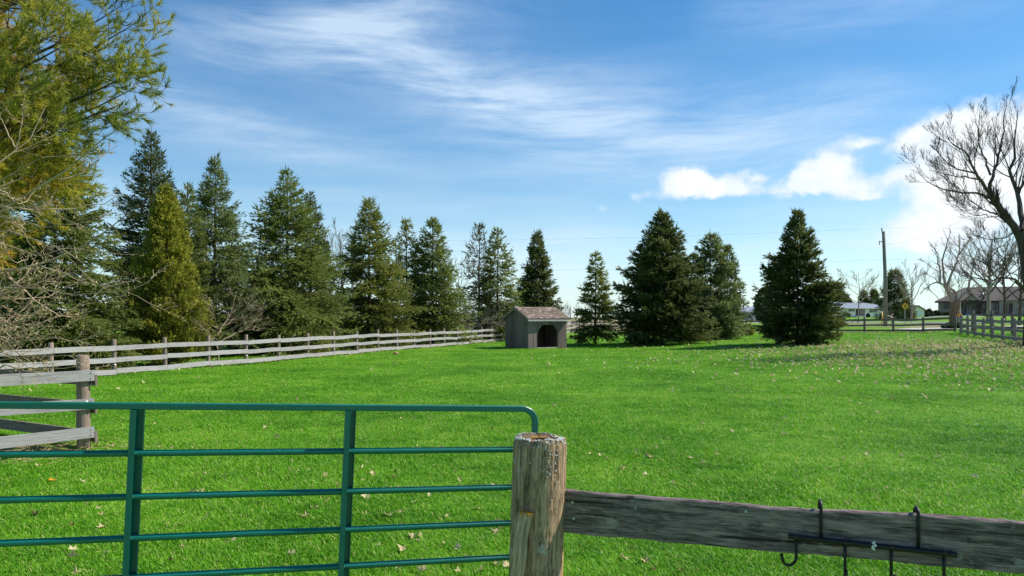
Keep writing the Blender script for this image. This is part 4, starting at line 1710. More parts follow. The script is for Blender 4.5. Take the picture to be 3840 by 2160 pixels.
spruce('spruce_tree', 'thin brownish spruce with dead twigs left of the shed', 1797, 842, 56, 100, 110, 'spruce_brown', 0.6, 0.12, 0.9, 42, -10, 0.25, ragged=0.5, gap=0.15)
spruce('spruce_tree', 'layered dark spruce just left of the shed roof', 1866, 858, 56, 108, 111, 'spruce_green', 1.0, 0.07, 0.92, 38, -8, 0.25, ragged=0.35, gap=0.12)
spruce('spruce_tree', 'narrow dark spruce standing right behind the shed', 2014, 872, 62, 92, 112, 'spruce_dark', 1.2, 0.06, 1.0, 45, 8, 0.12, ragged=0.35, leader=0.08)
# trees standing in the paddock
spruce('spruce_tree', 'small open layered spruce with visible trunk right of the shed', 2233, 945, 49, 80, 113, 'spruce_green', 1.35, 0.07, 1.0, 24, -5, 0.12, ragged=0.25, gap=0.10, leader=0.06, jitter=0.14)
spruce('spruce_tree', 'big shaggy dark spruce in the middle of the paddock group', 2482, 798, 46.5, 140, 114, 'spruce_dark', 1.4, 0.015, 0.78, 50, 2, 0.12, ragged=0.4, leader=0.05, prof_pts=((0, .84), (.12, 1), (.33, .94), (.48, .74), (.62, .55), (.77, .33), (.90, .14), (1, .0)), coarse=1.18)
spruce('spruce_tree', 'bluish layered spruce partly behind the big shaggy one', 2664, 878, 51, 92, 115, 'spruce_blue', 1.35, 0.03, 0.8, 38, -10, 0.2, ragged=0.3, gap=0.05, prof_pts=((0, .84), (.12, 1), (.33, .94), (.48, .72), (.65, .55), (.80, .38), (.91, .20), (1, .0)))
spruce('spruce_tree', 'darker spruce hidden behind the bluish layered spruce', 2728, 925, 54, 54, 116, 'spruce_dark', 1.25, 0.02, 0.75, 50, 0, 0.15, ragged=0.4, prof_pts=((0, .84), (.12, 1), (.33, .94), (.48, .72), (.65, .55), (.80, .38), (.91, .20), (1, .0)))
spruce('spruce_tree', 'dense dark cone-shaped spruce with skirt touching the lawn, rightmost in paddock', 2990, 794, 40.5, 120, 117, 'spruce_dark', 1.45, 0.01, 0.74, 50, 2, 0.12, ragged=0.3, leader=0.05, bulge=0.0, prof_pts=((0, .90), (.08, 1), (.30, .95), (.45, .76), (.60, .56), (.75, .36), (.88, .17), (1, .0)), coarse=1.12)
# far conifers behind the houses
FG = 'evergreens by the houses'
spruce('spruce_tree', 'dark spruce beside the utility pole behind the bungalow end', 3354, 1020, 150, 50, 130, 'spruce_dark', 0.9, 0.05, 0.75, 40, -8, 0.25, coarse=0.85, group=FG)
spruce('spruce_tree', 'left of two small spruces above the bungalow roof', 3238, 1098, 250, 17, 131, 'spruce_dark', 0.8, 0.05, 0.8, coarse=0.7, group=FG)
spruce('spruce_tree', 'right of two small spruces above the bungalow roof', 3277, 1093, 250, 17, 132, 'spruce_dark', 0.8, 0.05, 0.8, coarse=0.7, group=FG)
spruce('spruce_tree', 'little spruce behind the yellow road sign', 3402, 1128, 120, 20, 133, 'spruce_dark', 0.9, 0.02, 0.6, coarse=0.7, group=FG)
spruce('spruce_tree', 'pale top of evergreen left of the bungalow solar panel', 3135, 1070, 225, 32, 134, 'far_pine', 0.9, 0.05, 0.6, coarse=0.8, group=FG)


def blob_tree(name, label, px, top_y, z, half_px, seed, mat, n, cat, leaf, group=None, flat=1.0, stem=True, base_z=None, power=2.0):
    """rounded evergreen or clipped shrub from many small sprays"""
    r = np.random.default_rng(seed)
    base = at(px, z)
    H = CAMH - (top_y - HORIZON) / F * z - base.z
    R = half_px / F * z
    T = thing(name, label, cat, base, group=group)
    t_ = r.random(n)
    prof = np.clip(np.sin(np.clip(t_ * 0.96 + 0.04, 0, 1) ** 0.75 * math.pi), 0, 1) ** 0.6
    az = r.uniform(0, 6.2832, n)
    rr = R * prof * (1 - 0.5 * r.random(n) ** power) * (1 + 0.15 * np.sin(az * 3 + t_ * 8) + 0.1 * np.sin(az * 5 - t_ * 17))
    p = np.stack([rr * np.cos(az), rr * np.sin(az), 0.03 + t_ * H * 0.97], 1)
    d = unit(np.stack([np.cos(az), np.sin(az), r.normal(0.3, 0.5, n)], 1) + r.normal(0, 0.4, (n, 3)))
    V, Fc = diamonds(p, d, leaf * r.uniform(.6, 1.4, n), leaf * r.uniform(.35, .7, n), r)
    link('crown', np_mesh('crown', V, Fc, MATS[mat], False, np.repeat(np.clip(r.normal(.5, .18, n), 0, 1), 2)), T)
    tr = np.zeros((1, 4, 3))
    tr[0, :, 2] = np.linspace(-0.1, H * 0.8, 4)
    V, Fc = tubes_batch(tr, np.linspace(0.03 * H, 0.01 * H, 4)[None, :], 6)
    link('trunk', np_mesh('trunk', V, Fc, MATS['bark_dark'], True), T)
    return T


blob_tree('evergreen_tree', 'rounded olive evergreen just above the bungalow roof left end', 3158, 1100, 228, 38, 140, 'far_pine', 5000, 'tree', 0.7, FG)
blob_tree('evergreen_tree', 'brownish rounded evergreen behind the left side of the rightmost paddock spruce', 2868, 1078, 120, 34, 141, 'far_pine', 5000, 'tree', 0.42, FG)
blob_tree('clipped_shrub', 'clipped conical shrub left of the bungalow porch', 3182, 1176, 184, 5, 142, 'shrub_green', 900, 'shrub', 0.22, 'shrubs along the houses')
blob_tree('clipped_shrub', 'clipped conical shrub right of the bungalow porch', 3255, 1176, 184, 5, 143, 'shrub_green', 900, 'shrub', 0.22, 'shrubs along the houses')
blob_tree('garden_shrub', 'round dark shrub left of the brick house', 3484, 1160, 142, 13, 144, 'shrub_green', 1500, 'shrub', 0.25, 'shrubs along the houses')
blob_tree('garden_shrub', 'low dark shrub against the brick house corner', 3512, 1166, 143, 15, 145, 'shrub_green', 1500, 'shrub', 0.25, 'shrubs along the houses')
blob_tree('garden_shrub', 'low shrub under the left window of the brick house', 3552, 1172, 144, 14, 146, 'shrub_green', 1500, 'shrub', 0.25, 'shrubs along the houses')
blob_tree('garden_shrub', 'low dark shrub on the lawn under the gnarled tree', 3575, 1213, 62, 36, 147, 'shrub_green', 2600, 'shrub', 0.16, 'shrubs along the houses')
blob_tree('garden_shrub', 'small shrub with yellow-green leaves between the spruces before the rear fence', 2808, 1216, 56, 16, 148, 'cedar_yellow', 1400, 'shrub', 0.12, 'shrubs along the houses')


# ------------------------------------------------------------------ cedar
def cedar():
    r = np.random.default_rng(60)
    z = 27.6
    base = at(622, z)
    H = CAMH - (665 - HORIZON) / F * z - base.z
    R = 146 / F * z
    T = thing('cedar_tree', 'yellow-green cedar with plume-shaped crown behind the long fence', 'cedar tree', base)
    # many upright plumes leaving the stem, each feathered with flat sprays
    N = 620
    t_ = r.random(N) ** 1.15
    az = r.uniform(0, 6.2832, N)
    prof = np.where(t_ < 0.25, 0.86 + 0.14 * np.sin(t_ / 0.25 * math.pi / 2), np.clip((1 - t_) / 0.75, 0, 1) ** 0.72)
    L = R * prof * r.uniform(0.75, 1.06, N) * (1 + 0.12 * np.sin(az * 3 + t_ * 7))
    K = 6
    s = np.linspace(0, 1, K)
    BL = np.empty((N, K, 3))
    BL[:, :, 0] = np.cos(az)[:, None] * L[:, None] * s ** 0.8
    BL[:, :, 1] = np.sin(az)[:, None] * L[:, None] * s ** 0.8
    rise = 0.55 + 0.35 * r.random(N)
    BL[:, :, 2] = 0.06 + (t_ * H * 0.90)[:, None] + rise[:, None] * (s ** 1.8)[None, :] * (0.25 + 0.45 * (1 - t_))[:, None]
    V, Fc = tubes_batch(BL, (0.014 * (1 - 0.8 * s))[None, :].repeat(N, 0), 3)
    link('branches', np_mesh('branches', V, Fc, MATS['bark_brown']), T)
    per = 92
    bi = np.repeat(np.arange(N), per)
    M = len(bi)
    st = 1 - 0.75 * r.random(M) ** 1.5
    f = st * (K - 1)
    i0 = np.clip(f.astype(int), 0, K - 2)
    fr = (f - i0)[:, None]
    p = BL[bi, i0] * (1 - fr) + BL[bi, i0 + 1] * fr + r.normal(0, 0.075, (M, 3))
    out = np.stack([np.cos(az[bi]), np.sin(az[bi]), np.zeros(M)], 1)
    d = unit(out * 0.7 + np.array([0, 0, 0.75]) + r.normal(0, 0.5, (M, 3)))
    ln = r.uniform(0.07, 0.17, M)
    V, Fc = diamonds(p, d, ln, ln * r.uniform(0.3, 0.55, M), r)
    tone = np.clip(0.42 + 0.35 * (st - 0.5) + r.normal(0, 0.17, M), 0, 1)
    link('crown', np_mesh('crown', V, Fc, MATS['cedar_yellow'], False, np.repeat(tone, 2)), T)
    tr = np.zeros((1, 5, 3))
    tr[0, :, 2] = np.linspace(-0.1, H * 0.97, 5)
    V, Fc = tubes_batch(tr, np.array([[0.13, 0.10, 0.07, 0.04, 0.01]]), 8)
    link('trunk', np_mesh('trunk', V, Fc, MATS['bark_brown'], True), T)


cedar()


# ------------------------------------------------------------------ bare trees
def bare_tree(name, label, base, mains, seed, tmat, bmat, cat='bare tree', levels=((6, (25, 55), (0.3, 0.55), 0.4), (6, (25, 60), (0.3, 0.6), 0.3)), sides=(7, 5, 3, 3),
              wig=0.10, group='bare trees', rmin=0.004, trunk_n=1, buds=None, ratio=0.55, smin=0.25):
    """mains: list of (points, r0, r1) in world space; the first trunk_n of them form the trunk"""
    r = np.random.default_rng(seed)
    T = thing(name, label, cat, base, group=group)
    B = np.array(tuple(base))
    K = 12
    PL = np.stack([resample(m[0], K) for m in mains]) - B
    R = np.stack([m[1] + (m[2] - m[1]) * np.linspace(0, 1, K) ** 0.8 for m in mains])
    PLj = PL.copy()
    PLj[trunk_n:, 1:-1] += r.normal(0, 0.008, PLj[trunk_n:, 1:-1].shape) * np.linalg.norm(PL[trunk_n:, -1] - PL[trunk_n:, 0], axis=1)[:, None, None]
    V, Fc = tubes_batch(PLj[:trunk_n], R[:trunk_n], 12)
    link('trunk', np_mesh('trunk', V, Fc, MATS[tmat], True), T)
    parts = []
    if len(PLj) > trunk_n:
        parts.append(tubes_batch(PLj[trunk_n:], R[trunk_n:], sides[0]))
    cur, cr = PLj[max(0, trunk_n - 1):] if trunk_n == 1 and len(mains) == 1 else PLj[trunk_n:] if len(PLj) > trunk_n else PLj, None
    cr = R[max(0, trunk_n - 1):] if trunk_n == 1 and len(mains) == 1 else R[trunk_n:] if len(PLj) > trunk_n else R
    for k, (per, ang, ln, up) in enumerate(levels):
        cur, cr = spawn(cur, cr, per, r, smin if k == 0 else 0.15, 1.0, ang, ln, True, up, wig, ratio, 6 if k == 0 else 5, 0.3, rmin)
        parts.append(tubes_batch(cur, cr, sides[min(k + 1, len(sides) - 1)]))
    V, Fc = join(parts)
    link('crown', np_mesh('crown', V, Fc, MATS[bmat]), T)
    if buds:
        i = r.integers(0, len(cur), buds[0])
        j = r.integers(1, cur.shape[1], buds[0])
        p = cur[i, j]
        n = len(p)
        d = unit(r.normal(size=(n, 3)) + np.array([0, 0, 0.5]))
        V, Fc = diamonds(p, d, np.full(n, buds[1]) * r.uniform(.6, 1.4, n), np.full(n, buds[1] * .6), r)
        link('buds', np_mesh('buds', V, Fc, MATS[buds[2]], False, np.repeat(r.uniform(.3, .9, n), 2)), T)
    return T


def pp(pts, z, dz=None):
    """photograph pixels at a distance z (each point may add its own offset)"""
    out = []
    for i, p in enumerate(pts):
        zz = z + (p[2] if len(p) > 2 else 0)
        out.append(P(p[0], p[1], zz))
    return out


# big maple at the right edge
def maple():
    z = 31.5
    base = at(3868, z)

    def c(x, y, d=0.0):
        y = y if y > 1160 else 1160 + (y - 1160) * 0.92
        x = x + (12 if y > 300 else 30)
        return (3300 + x / 2.23, 350 + y / 2.23, d)
    mains = [
        ([base - UPX * 0.2] + pp([c(1262, 1700), c(1215, 1449), c(1195, 1280), c(1150, 1160)], z), 0.36, 0.20),
        (pp([c(1175, 1220), c(1060, 1030), c(950, 900), c(905, 800)], z), 0.20, 0.13),
        (pp([c(905, 800), c(915, 690), c(950, 560, .3), c(1000, 400, .5), c(1010, 200, .6), c(1022, 30, .7)], z), 0.10, 0.012),
        (pp([c(905, 800), c(830, 680, -.3), c(770, 600, -.5), c(755, 520, -.6), c(700, 430, -.8), c(600, 380, -1), c(535, 250, -1.2)], z), 0.10, 0.010),
        (pp([c(900, 850), c(780, 800, -.4), c(620, 790, -.8), c(480, 770, -1.2), c(340, 660, -1.5), c(295, 560, -1.6)], z), 0.07, 0.008),
        (pp([c(785, 625, -.5), c(640, 590, -.2), c(560, 540, 0), c(440, 400, .2)], z), 0.05, 0.008),
        (pp([c(1170, 1150), c(1165, 950, .8), c(1130, 780, 1.2), c(1070, 610, 1.5), c(1110, 480, 1.7), c(1120, 300, 1.9), c(1125, 50, 2)], z), 0.17, 0.012),
        (pp([c(965, 1000), c(850, 960, -.6), c(720, 850, -1), c(640, 700, -1.2)], z), 0.05, 0.007),
        (pp([c(830, 690, -.3), c(690, 660, -.9), c(560, 640, -1.4), c(400, 600, -1.8)], z), 0.05, 0.007),
        (pp([c(912, 640), c(840, 450, .8), c(810, 300, 1.2), c(800, 60, 1.5)], z), 0.06, 0.008),
        (pp([c(1000, 1020), c(900, 1020, -1), c(760, 1000, -1.8), c(600, 960, -2.3)], z), 0.04, 0.006),
        (pp([c(1110, 1160), c(1040, 1210, -.8), c(900, 1225, -1.3), c(760, 1180, -1.8)], z), 0.05, 0.006),
        (pp([c(1195, 1640, 0), c(1090, 1535, -.7), c(1000, 1550, -1.1), c(880, 1570, -1.6), c(740, 1540, -2.0)], z), 0.085, 0.012),
        (pp([c(1000, 1550, -1.1), c(930, 1640, -1.4), c(830, 1720, -1.6), c(760, 1790, -1.8)], z), 0.04, 0.006),
        (pp([c(1130, 800, 1.2), c(1240, 640, 1.2), c(1300, 400, 1.4), c(1330, 120, 1.6)], z), 0.08, 0.01),
        (pp([c(1180, 1200), c(1330, 1000, .3), c(1450, 800, .6), c(1500, 500, .8), c(1520, 200, .8)], z), 0.15, 0.012),
        (pp([c(1360, 960, .4), c(1560, 850, .3), c(1750, 760, .2), c(1900, 600, 0)], z), 0.08, 0.01),
        (pp([c(1200, 1400), c(1400, 1350, -1), c(1650, 1330, -1.5)], z), 0.07, 0.01),
        (pp([c(1190, 1300), c(1130, 1420, -.8), c(1040, 1500, -1.6), c(960, 1490, -2.2)], z), 0.03, 0.006),
    ]
    mains = [mains[0]] + [(a_, b_ * 0.86, c_) for (a_, b_, c_) in mains[1:]]
    bare_tree('maple_tree', 'large bare maple with dark spreading limbs at the right edge', base, mains, 71, 'bark_maple', 'bark_maple',
              levels=((9, (20, 45), (0.36, 0.62), 0.8), (6, (16, 42), (0.42, 0.8), 0.6), (6, (16, 42), (0.5, 0.95), 0.5)), rmin=0.0062, wig=0.06, ratio=0.42, group=None)


maple()


def gnarled():
    z = 72.0
    base = at(3586, z)

    def c(x, y, d=0.0):
        return (3440 + x / 3.02, 760 + y / 3.02, d)
    mains = [
        ([base - UPX * 0.3] + pp([c(425, 1300), c(425, 1180), c(432, 1100)], z), 0.62, 0.42),
        (pp([c(420, 1140), c(385, 1060), c(340, 980), c(310, 940)], z), 0.34, 0.20),
        (pp([c(310, 940), c(250, 905), c(180, 905), c(110, 960), c(40, 1010)], z), 0.11, 0.02),
        (pp([c(255, 910), c(265, 800), c(235, 680), c(235, 580), c(190, 500), c(120, 435)], z), 0.12, 0.02),
        (pp([c(320, 950), c(295, 800), c(275, 660), c(320, 520), c(345, 430), c(375, 320)], z), 0.15, 0.025),
        (pp([c(345, 950), c(375, 830), c(430, 720), c(470, 600), c(480, 500), c(470, 340)], z), 0.15, 0.02),
        (pp([c(475, 590), c(530, 500), c(580, 430), c(600, 380)], z), 0.08, 0.02),
        (pp([c(440, 1110), c(450, 1040), c(400, 985), c(360, 960)], z), 0.22, 0.10),
        (pp([c(450, 1120), c(510, 1050), c(590, 990), c(700, 950), c(740, 930)], z), 0.20, 0.05),
        (pp([c(570, 985), c(600, 860), c(630, 760), c(640, 660), c(690, 540)], z), 0.12, 0.03),
        (pp([c(250, 920), c(190, 850), c(110, 810), c(50, 790)], z), 0.06, 0.012),
        (pp([c(265, 790), c(180, 750), c(110, 690), c(40, 640)], z), 0.05, 0.012),
        (pp([c(480, 1120), c(530, 1135), c(570, 1120)], z), 0.03, 0.01),
    ]
    bare_tree('gnarled_tree', 'gnarled bare tree with thick pale trunk in front of the brick house', base, mains, 72, 'bark_brown', 'bark_pale',
              levels=((7, (25, 60), (0.2, 0.42), 0.35), (5, (25, 65), (0.3, 0.6), 0.3)), rmin=0.022, wig=0.16, ratio=0.45, group=None)


gnarled()


def simple_bare(name, label, px, top_y, z, spread, seed, tmat, bmat, nmain=5, r0=None, lv=None, rmin=None, fork=0.25, group='bare trees', lean=0.0, up=0.5, buds=None, updir=1.0, tf=0.86):
    r = np.random.default_rng(seed)
    base = at(px, z)
    H = CAMH - (top_y - HORIZON) / F * z - base.z
    S = spread / F * z
    r0 = r0 or H * 0.012
    top = base + Vector((lean, 0, H))
    wob = [Vector((r.normal(0, .02), r.normal(0, .02), 0)) * H for _ in range(3)]
    mains = [([base - UPX * 0.1, base.lerp(top, 0.3 * tf) + wob[0] * .5, base.lerp(top, 0.65 * tf) + wob[1], base.lerp(top, tf) + wob[2] * 1.6], r0, r0 * 0.10)]
    for i in range(nmain):
        s = fork + (min(0.75, tf * 0.92) - fork) * (i + r.random()) / nmain
        a = i * 2.4 + r.uniform(-.4, .4)
        st = base.lerp(top, s)
        ln = S * (1.1 - 0.6 * s) * r.uniform(0.7, 1.1)
        e = st + Vector((math.cos(a) * ln, math.sin(a) * ln, (H - (st.z - base.z)) * updir * r.uniform(0.45, 0.9)))
        mid = st.lerp(e, 0.5) + Vector((math.cos(a), math.sin(a), -0.2)) * ln * 0.15
        mains.append(([st, mid, e], r0 * (1 - s) * 0.7, r0 * 0.1))
    return bare_tree(name, label, base, mains, seed + 1, tmat, bmat, levels=lv or ((9, (18, 42), (0.3, 0.55), up), (6, (18, 45), (0.35, 0.7), up)),
                     rmin=(rmin or z * 0.00016) * 1.3, group=group, buds=buds, sides=(5, 3, 3, 3), wig=0.07)


simple_bare('small_bare_tree', 'small round-headed bare tree in front of the spruces behind the long fence', 815, 1010, 28.5, 190, 201, 'bark_pale', 'bark_shrub', 11, 0.05,
            ((8, (20, 55), (0.35, 0.6), 0.25), (7, (20, 60), (0.35, 0.7), 0.2)), 0.0048, 0.16, updir=0.85, tf=0.45)
simple_bare('slender_bare_tree', 'slender bare tree in the gap between two spruces', 1288, 800, 45, 95, 202, 'bark_dark', 'bark_pale', 8, 0.09, None, 0.0065, 0.2)
simple_bare('slender_bare_tree', 'thin pale bare tree behind the slender one in the spruce gap', 1262, 830, 52, 70, 203, 'bark_pale', 'bark_pale', 6, 0.06, None, 0.0065, 0.3)
simple_bare('grey_thicket_tree', 'pale grey bare tree filling the gap in the mid row', 1705, 905, 58, 95, 204, 'bark_pale', 'bark_pale', 10, 0.08, ((8, (20, 50), (0.3, 0.5), 0.5), (6, (20, 55), (0.35, 0.7), 0.4)), 0.008, 0.1)
simple_bare('grey_thicket_shrub', 'bushy grey bare shrub behind the fence left of the shed', 1768, 1085, 53, 150, 205, 'bark_pale', 'bark_pale', 16, 0.05, ((8, (20, 55), (0.3, 0.6), 0.25), (6, (20, 60), (0.35, 0.7), 0.2)), 0.007, 0.02, updir=0.9, tf=0.35)
simple_bare('young_bare_tree', 'young bare tree in front of the bungalow', 3218, 985, 92, 95, 206, 'bark_pale', 'bark_pale', 10, 0.11, None, 0.010, 0.25, updir=0.8)
simple_bare('young_bare_tree', 'slim bare tree right of the yellow sign', 3417, 968, 100, 70, 207, 'bark_pale', 'bark_pale', 8, 0.15, None, 0.011, 0.25)
simple_bare('young_bare_tree', 'short twiggy bare tree behind the yellow sign', 3392, 1050, 135, 45, 208, 'bark_pale', 'bark_pale', 7, 0.12, None, 0.014, 0.15)
simple_bare('young_bare_tree', 'thin sapling before the right end of the bungalow', 3331, 1118, 120, 22, 209, 'bark_pale', 'bark_pale', 5, 0.06, None, 0.012, 0.25)
simple_bare('garden_bare_tree', 'bare tree rising behind the left roof slope of the brick house', 3545, 1010, 172, 70, 210, 'bark_pale', 'bark_pale', 8, 0.2, None, 0.02, 0.1)
simple_bare('birch_tree', 'white-stemmed birch behind the gnarled tree', 3602, 905, 128, 60, 211, 'bark_birch', 'bark_pale', 8, 0.14, None, 0.014, 0.3)
simple_bare('garden_bare_tree', 'tall twiggy bare tree with grey trunk before the brick house', 3706, 845, 88, 150, 212, 'bark_pale', 'bark_pale', 14, 0.30, ((8, (20, 50), (0.3, 0.55), 0.4), (6, (20, 55), (0.35, 0.7), 0.4)), 0.011, 0.25)
simple_bare('garden_bare_tree', 'bare tree beside the right half of the brick house', 3765, 850, 92, 140, 213, 'bark_maple', 'bark_maple', 12, 0.22, ((8, (20, 50), (0.3, 0.55), 0.4), (6, (20, 55), (0.35, 0.7), 0.4)), 0.011, 0.2)
simple_bare('garden_bare_tree', 'bare tree at the right edge beyond the lane', 3822, 900, 80, 120, 214, 'bark_maple', 'bark_maple', 10, 0.2, None, 0.011, 0.2)


# ------------------------------------------------------------------ bare shrub at the left edge
def left_shrub():
    r = np.random.default_rng(81)
    z = 8.6
    base = Vector(((-330 - 1920) / F * z, z, 0))
    base.z = ghf(base.x, base.y)

    def L(pts, d0=0.0, d1=0.0):
        n = len(pts)
        return [P(p[0], p[1], z + d0 + (d1 - d0) * i / max(1, n - 1)) for i, p in enumerate(pts)]
    root = [base - UPX * 0.1]
    mains = [
        (root + L([(-250, 1250), (-120, 1090), (0, 1022), (120, 995), (238, 973), (323, 918), (427, 849), (502, 784)], 0, .3), 0.040, 0.005),
        (root + L([(-260, 1180), (-120, 900), (0, 789), (75, 734), (199, 685), (278, 620), (348, 547), (393, 507), (489, 450)], 0, -.4), 0.045, 0.004),
        (L([(-60, 850), (0, 784), (100, 780), (199, 791), (330, 770), (482, 734)], -.1, .6), 0.016, 0.003),
        (root + L([(-200, 1200), (0, 1082), (120, 1085), (248, 1102), (397, 1117), (492, 1087)], 0, -.5), 0.030, 0.003),
        (root + L([(-150, 1330), (0, 1281), (149, 1226), (268, 1167), (350, 1110), (427, 1047)], 0, .5), 0.026, 0.003),
        (root + L([(-160, 1360), (0, 1306), (90, 1285), (179, 1271), (348, 1281), (385, 1241)], 0, .2), 0.022, 0.003),
        (root + L([(-260, 1000), (-150, 700), (-60, 640), (60, 556), (110, 470), (170, 400)], 0, .4), 0.035, 0.004),
        (L([(60, 556), (75, 500), (85, 430), (90, 348)], .3, .2), 0.009, 0.003),
        (L([(65, 560), (30, 500), (0, 442), (-30, 400)], .3, .5), 0.010, 0.003),
        (root + L([(-180, 800), (0, 660), (120, 600), (240, 560), (360, 540), (430, 570)], .2, -.2), 0.028, 0.003),
        (root + L([(-150, 900), (0, 850), (110, 900), (210, 930), (330, 1000)], .2, -.6), 0.024, 0.003),
        (root + L([(-150, 1380), (0, 1350), (120, 1330), (230, 1335), (330, 1350)], .2, -.3), 0.018, 0.003),
        (L([(-30, 1010), (60, 1060), (160, 1150), (240, 1190), (330, 1180)], 0, .6), 0.015, 0.003),
        (L([(220, 672), (300, 655), (380, 590), (440, 545)], -.2, .1), 0.010, 0.003),
    ]
    for i in range(26):
        y0 = r.uniform(700, 1380)
        x1 = r.uniform(90, 400)
        y1 = y0 + r.uniform(-190, 110)
        y1 = min(y1, 1375)
        ym = (y0 + y1) / 2 + r.uniform(10, 80) * (1 if r.random() < .7 else -1)
        d = r.uniform(-.9, 1.1)
        mains.append((L([(r.uniform(-280, -60), y0 + 30), (0, y0), (x1 * .5, min(ym, 1385)), (x1, y1)], 0, d), r.uniform(0.009, 0.018), 0.0028))
    bare_tree('bare_shrub', 'budding bare shrub with pale arching branches at the left edge', base, mains, 82, 'bark_shrub', 'bark_shrub', 'shrub',
              levels=((8, (20, 60), (0.14, 0.34), 0.35), (4, (25, 70), (0.22, 0.5), 0.4)), sides=(6, 4, 3, 3), wig=0.17, group=None, rmin=0.0028, trunk_n=2,
              buds=(2600, 0.022, 'dry_leaf'), ratio=0.5, smin=0.3)


left_shrub()


# ------------------------------------------------------------------ white pine hanging in from the left
def pine():
    r = np.random.default_rng(91)
    z = 11.5
    base = Vector(((-520 - 1920) / F * z, z + 0.6, 0))
    base.z = ghf(base.x, base.y)
    T = thing('pine_tree', 'white pine with yellowing long needles hanging in at upper left', 'pine tree', base)
    B = np.array(tuple(base))
    tr = np.zeros((1, 7, 3))
    tr[0, :, 2] = np.linspace(-0.2, 11.0, 7)
    tr[0, :, 0] = np.linspace(0, 0.25, 7)
    V, Fc = tubes_batch(tr, np.array([[0.20, 0.18, 0.16, 0.13, 0.10, 0.06, 0.02]]), 12)
    link('trunk', np_mesh('trunk', V, Fc, MATS['bark_dark'], True), T)
    trunk_px = -520 + 60
    ends = [  # (end px, end py, start py, depth of the end)
        (545, 15, 300, 0.2), (590, 85, 330, -0.5), (628, 175, 380, 0.1), (600, 260, 420, -0.6), (605, 318, 430, 0.3), (560, 378, 470, -0.2),
        (475, 412, 500, -0.7), (350, 480, 560, 0.0), (300, 560, 640, -0.5), (425, 600, 700, 0.5), (240, 660, 760, 0.3), (150, 700, 800, -0.4), (120, 840, 900, .2),
        (420, -60, 180, 0.5), (500, -190, 60, 0.0), (430, -330, -80, 0.3), (330, -480, -250, -0.2), (200, -640, -400, 0.3), (300, -120, 80, -0.9), (250, 120, 300, -1.3),
        (200, 300, 450, -1.4), (180, 430, 560, -1.3), (330, 230, 420, 1.2), (250, 520, 660, 1.1), (120, 200, 350, 1.3), (80, 20, 200, -1.0), (60, 560, 680, -1.1),
        (390, 130, 330, -1.0), (430, 300, 450, 0.9), (90, 380, 500, 0.6), (60, -150, 60, 0.8), (280, 640, 740, -0.2)]
    mains, rad = [], []
    K = 14
    for (ex, ey, sy, dz) in ends:
        a = P(trunk_px, sy, z + 0.6)
        b = P(ex - (95 if ex > 380 else 40), ey + 10, z + dz)
        mid = a.lerp(b, 0.45) + Vector((0, dz * 0.4, -0.10 * (b - a).length + r.normal(0, 0.08)))
        m2 = a.lerp(b, 0.78) + Vector((0, dz * 0.15, -0.07 * (b - a).length + r.normal(0, 0.06)))
        mains.append(resample([a, mid, m2, b], K))
        l_ = (b - a).length
        rad.append(np.linspace(0.011 * l_ + 0.006, 0.005, K))
    PL = np.stack(mains) - B
    R = np.stack(rad)
    parts = [tubes_batch(PL, R, 6)]
    S1, R1 = spawn(PL, R, 21, r, 0.28, 1.0, (30, 65), (0.32, 0.78), False, 0.35, 0.10, 0.5, 5, 0.35, 0.005)
    parts.append(tubes_batch(S1, R1, 4))
    S2, R2 = spawn(S1, R1, 6, r, 0.25, 1.0, (25, 60), (0.16, 0.42), False, 0.35, 0.12, 0.6, 4, 0.5, 0.0035)
    parts.append(tubes_batch(S2, R2, 3))
    V, Fc = join(parts)
    link('branches', np_mesh('branches', V, Fc, MATS['bark_dark']), T)
    # tufts: on all S2 tips and along, S1 tips
    tp, td = [], []
    for (Q, js) in ((S2, (3, 2)), (S1, (4, 3))):
        for j in js:
            d = unit(Q[:, j] - Q[:, j - 1])
            tp.append(Q[:, j])
            td.append(d)
    tp = np.concatenate(tp)
    td = unit(np.concatenate(td) + np.array([0, 0, 0.12]))
    keep = r.random(len(tp)) < 0.92
    tp, td = tp[keep], td[keep]
    # keep what is in or near the picture dense, thin out the rest
    nt = len(tp)
    per = 20
    i = np.repeat(np.arange(nt), per)
    n = len(i)
    back = r.uniform(0, 0.09, n)[:, None]
    spread = r.normal(0, 0.5, (n, 3))
    d = unit(td[i] + spread)
    ln = r.uniform(0.085, 0.16, n)
    p0 = tp[i] - td[i] * back
    s = unit(np.cross(d, r.normal(size=(n, 3))))
    w = 0.0115
    p1 = p0 + d * ln[:, None] + np.array([0, 0, -1]) * (0.10 * ln ** 1.0)[:, None]
    V = np.stack([p0 - s * w * 0.5, p0 + s * w * 0.5, p1], 1).reshape(-1, 3)
    Fc = np.arange(n * 3).reshape(-1, 3)
    # older, inner needles have turned yellow
    wx = tp[:, 0] + B[0]
    px = 1920 + F * wx / (tp[:, 1] + B[1])
    inner = np.clip(1 - (np.abs(tp[:, 0]) - 1.7) / 2.3, 0, 1) + 0.08 * np.clip((5.2 - tp[:, 2]) / 2.0, 0, 1)
    tone = np.clip(0.20 + 0.62 * inner + r.normal(0, 0.13, nt), 0, 1)
    link('crown', np_mesh('crown', V, Fc, MATS['pine_yellow'], False, tone[i]), T)
    pine.count = n


pine()
print('TRIS spruce', spruce.count, 'pine', pine.count)


# ------------------------------------------------------------------ buildings across the road
def quad_wall(mb, a, b, z0, z1, th=0.2):
    a, b = Vector(a), Vector(b)
    u = (b - a).normalized()
    n = Vector((-u.y, u.x, 0))
    mb.prism([a + UPX * z0, b + UPX * z0, b + n * th + UPX * z0, a + n * th + UPX * z0], UPX * (z1 - z0))


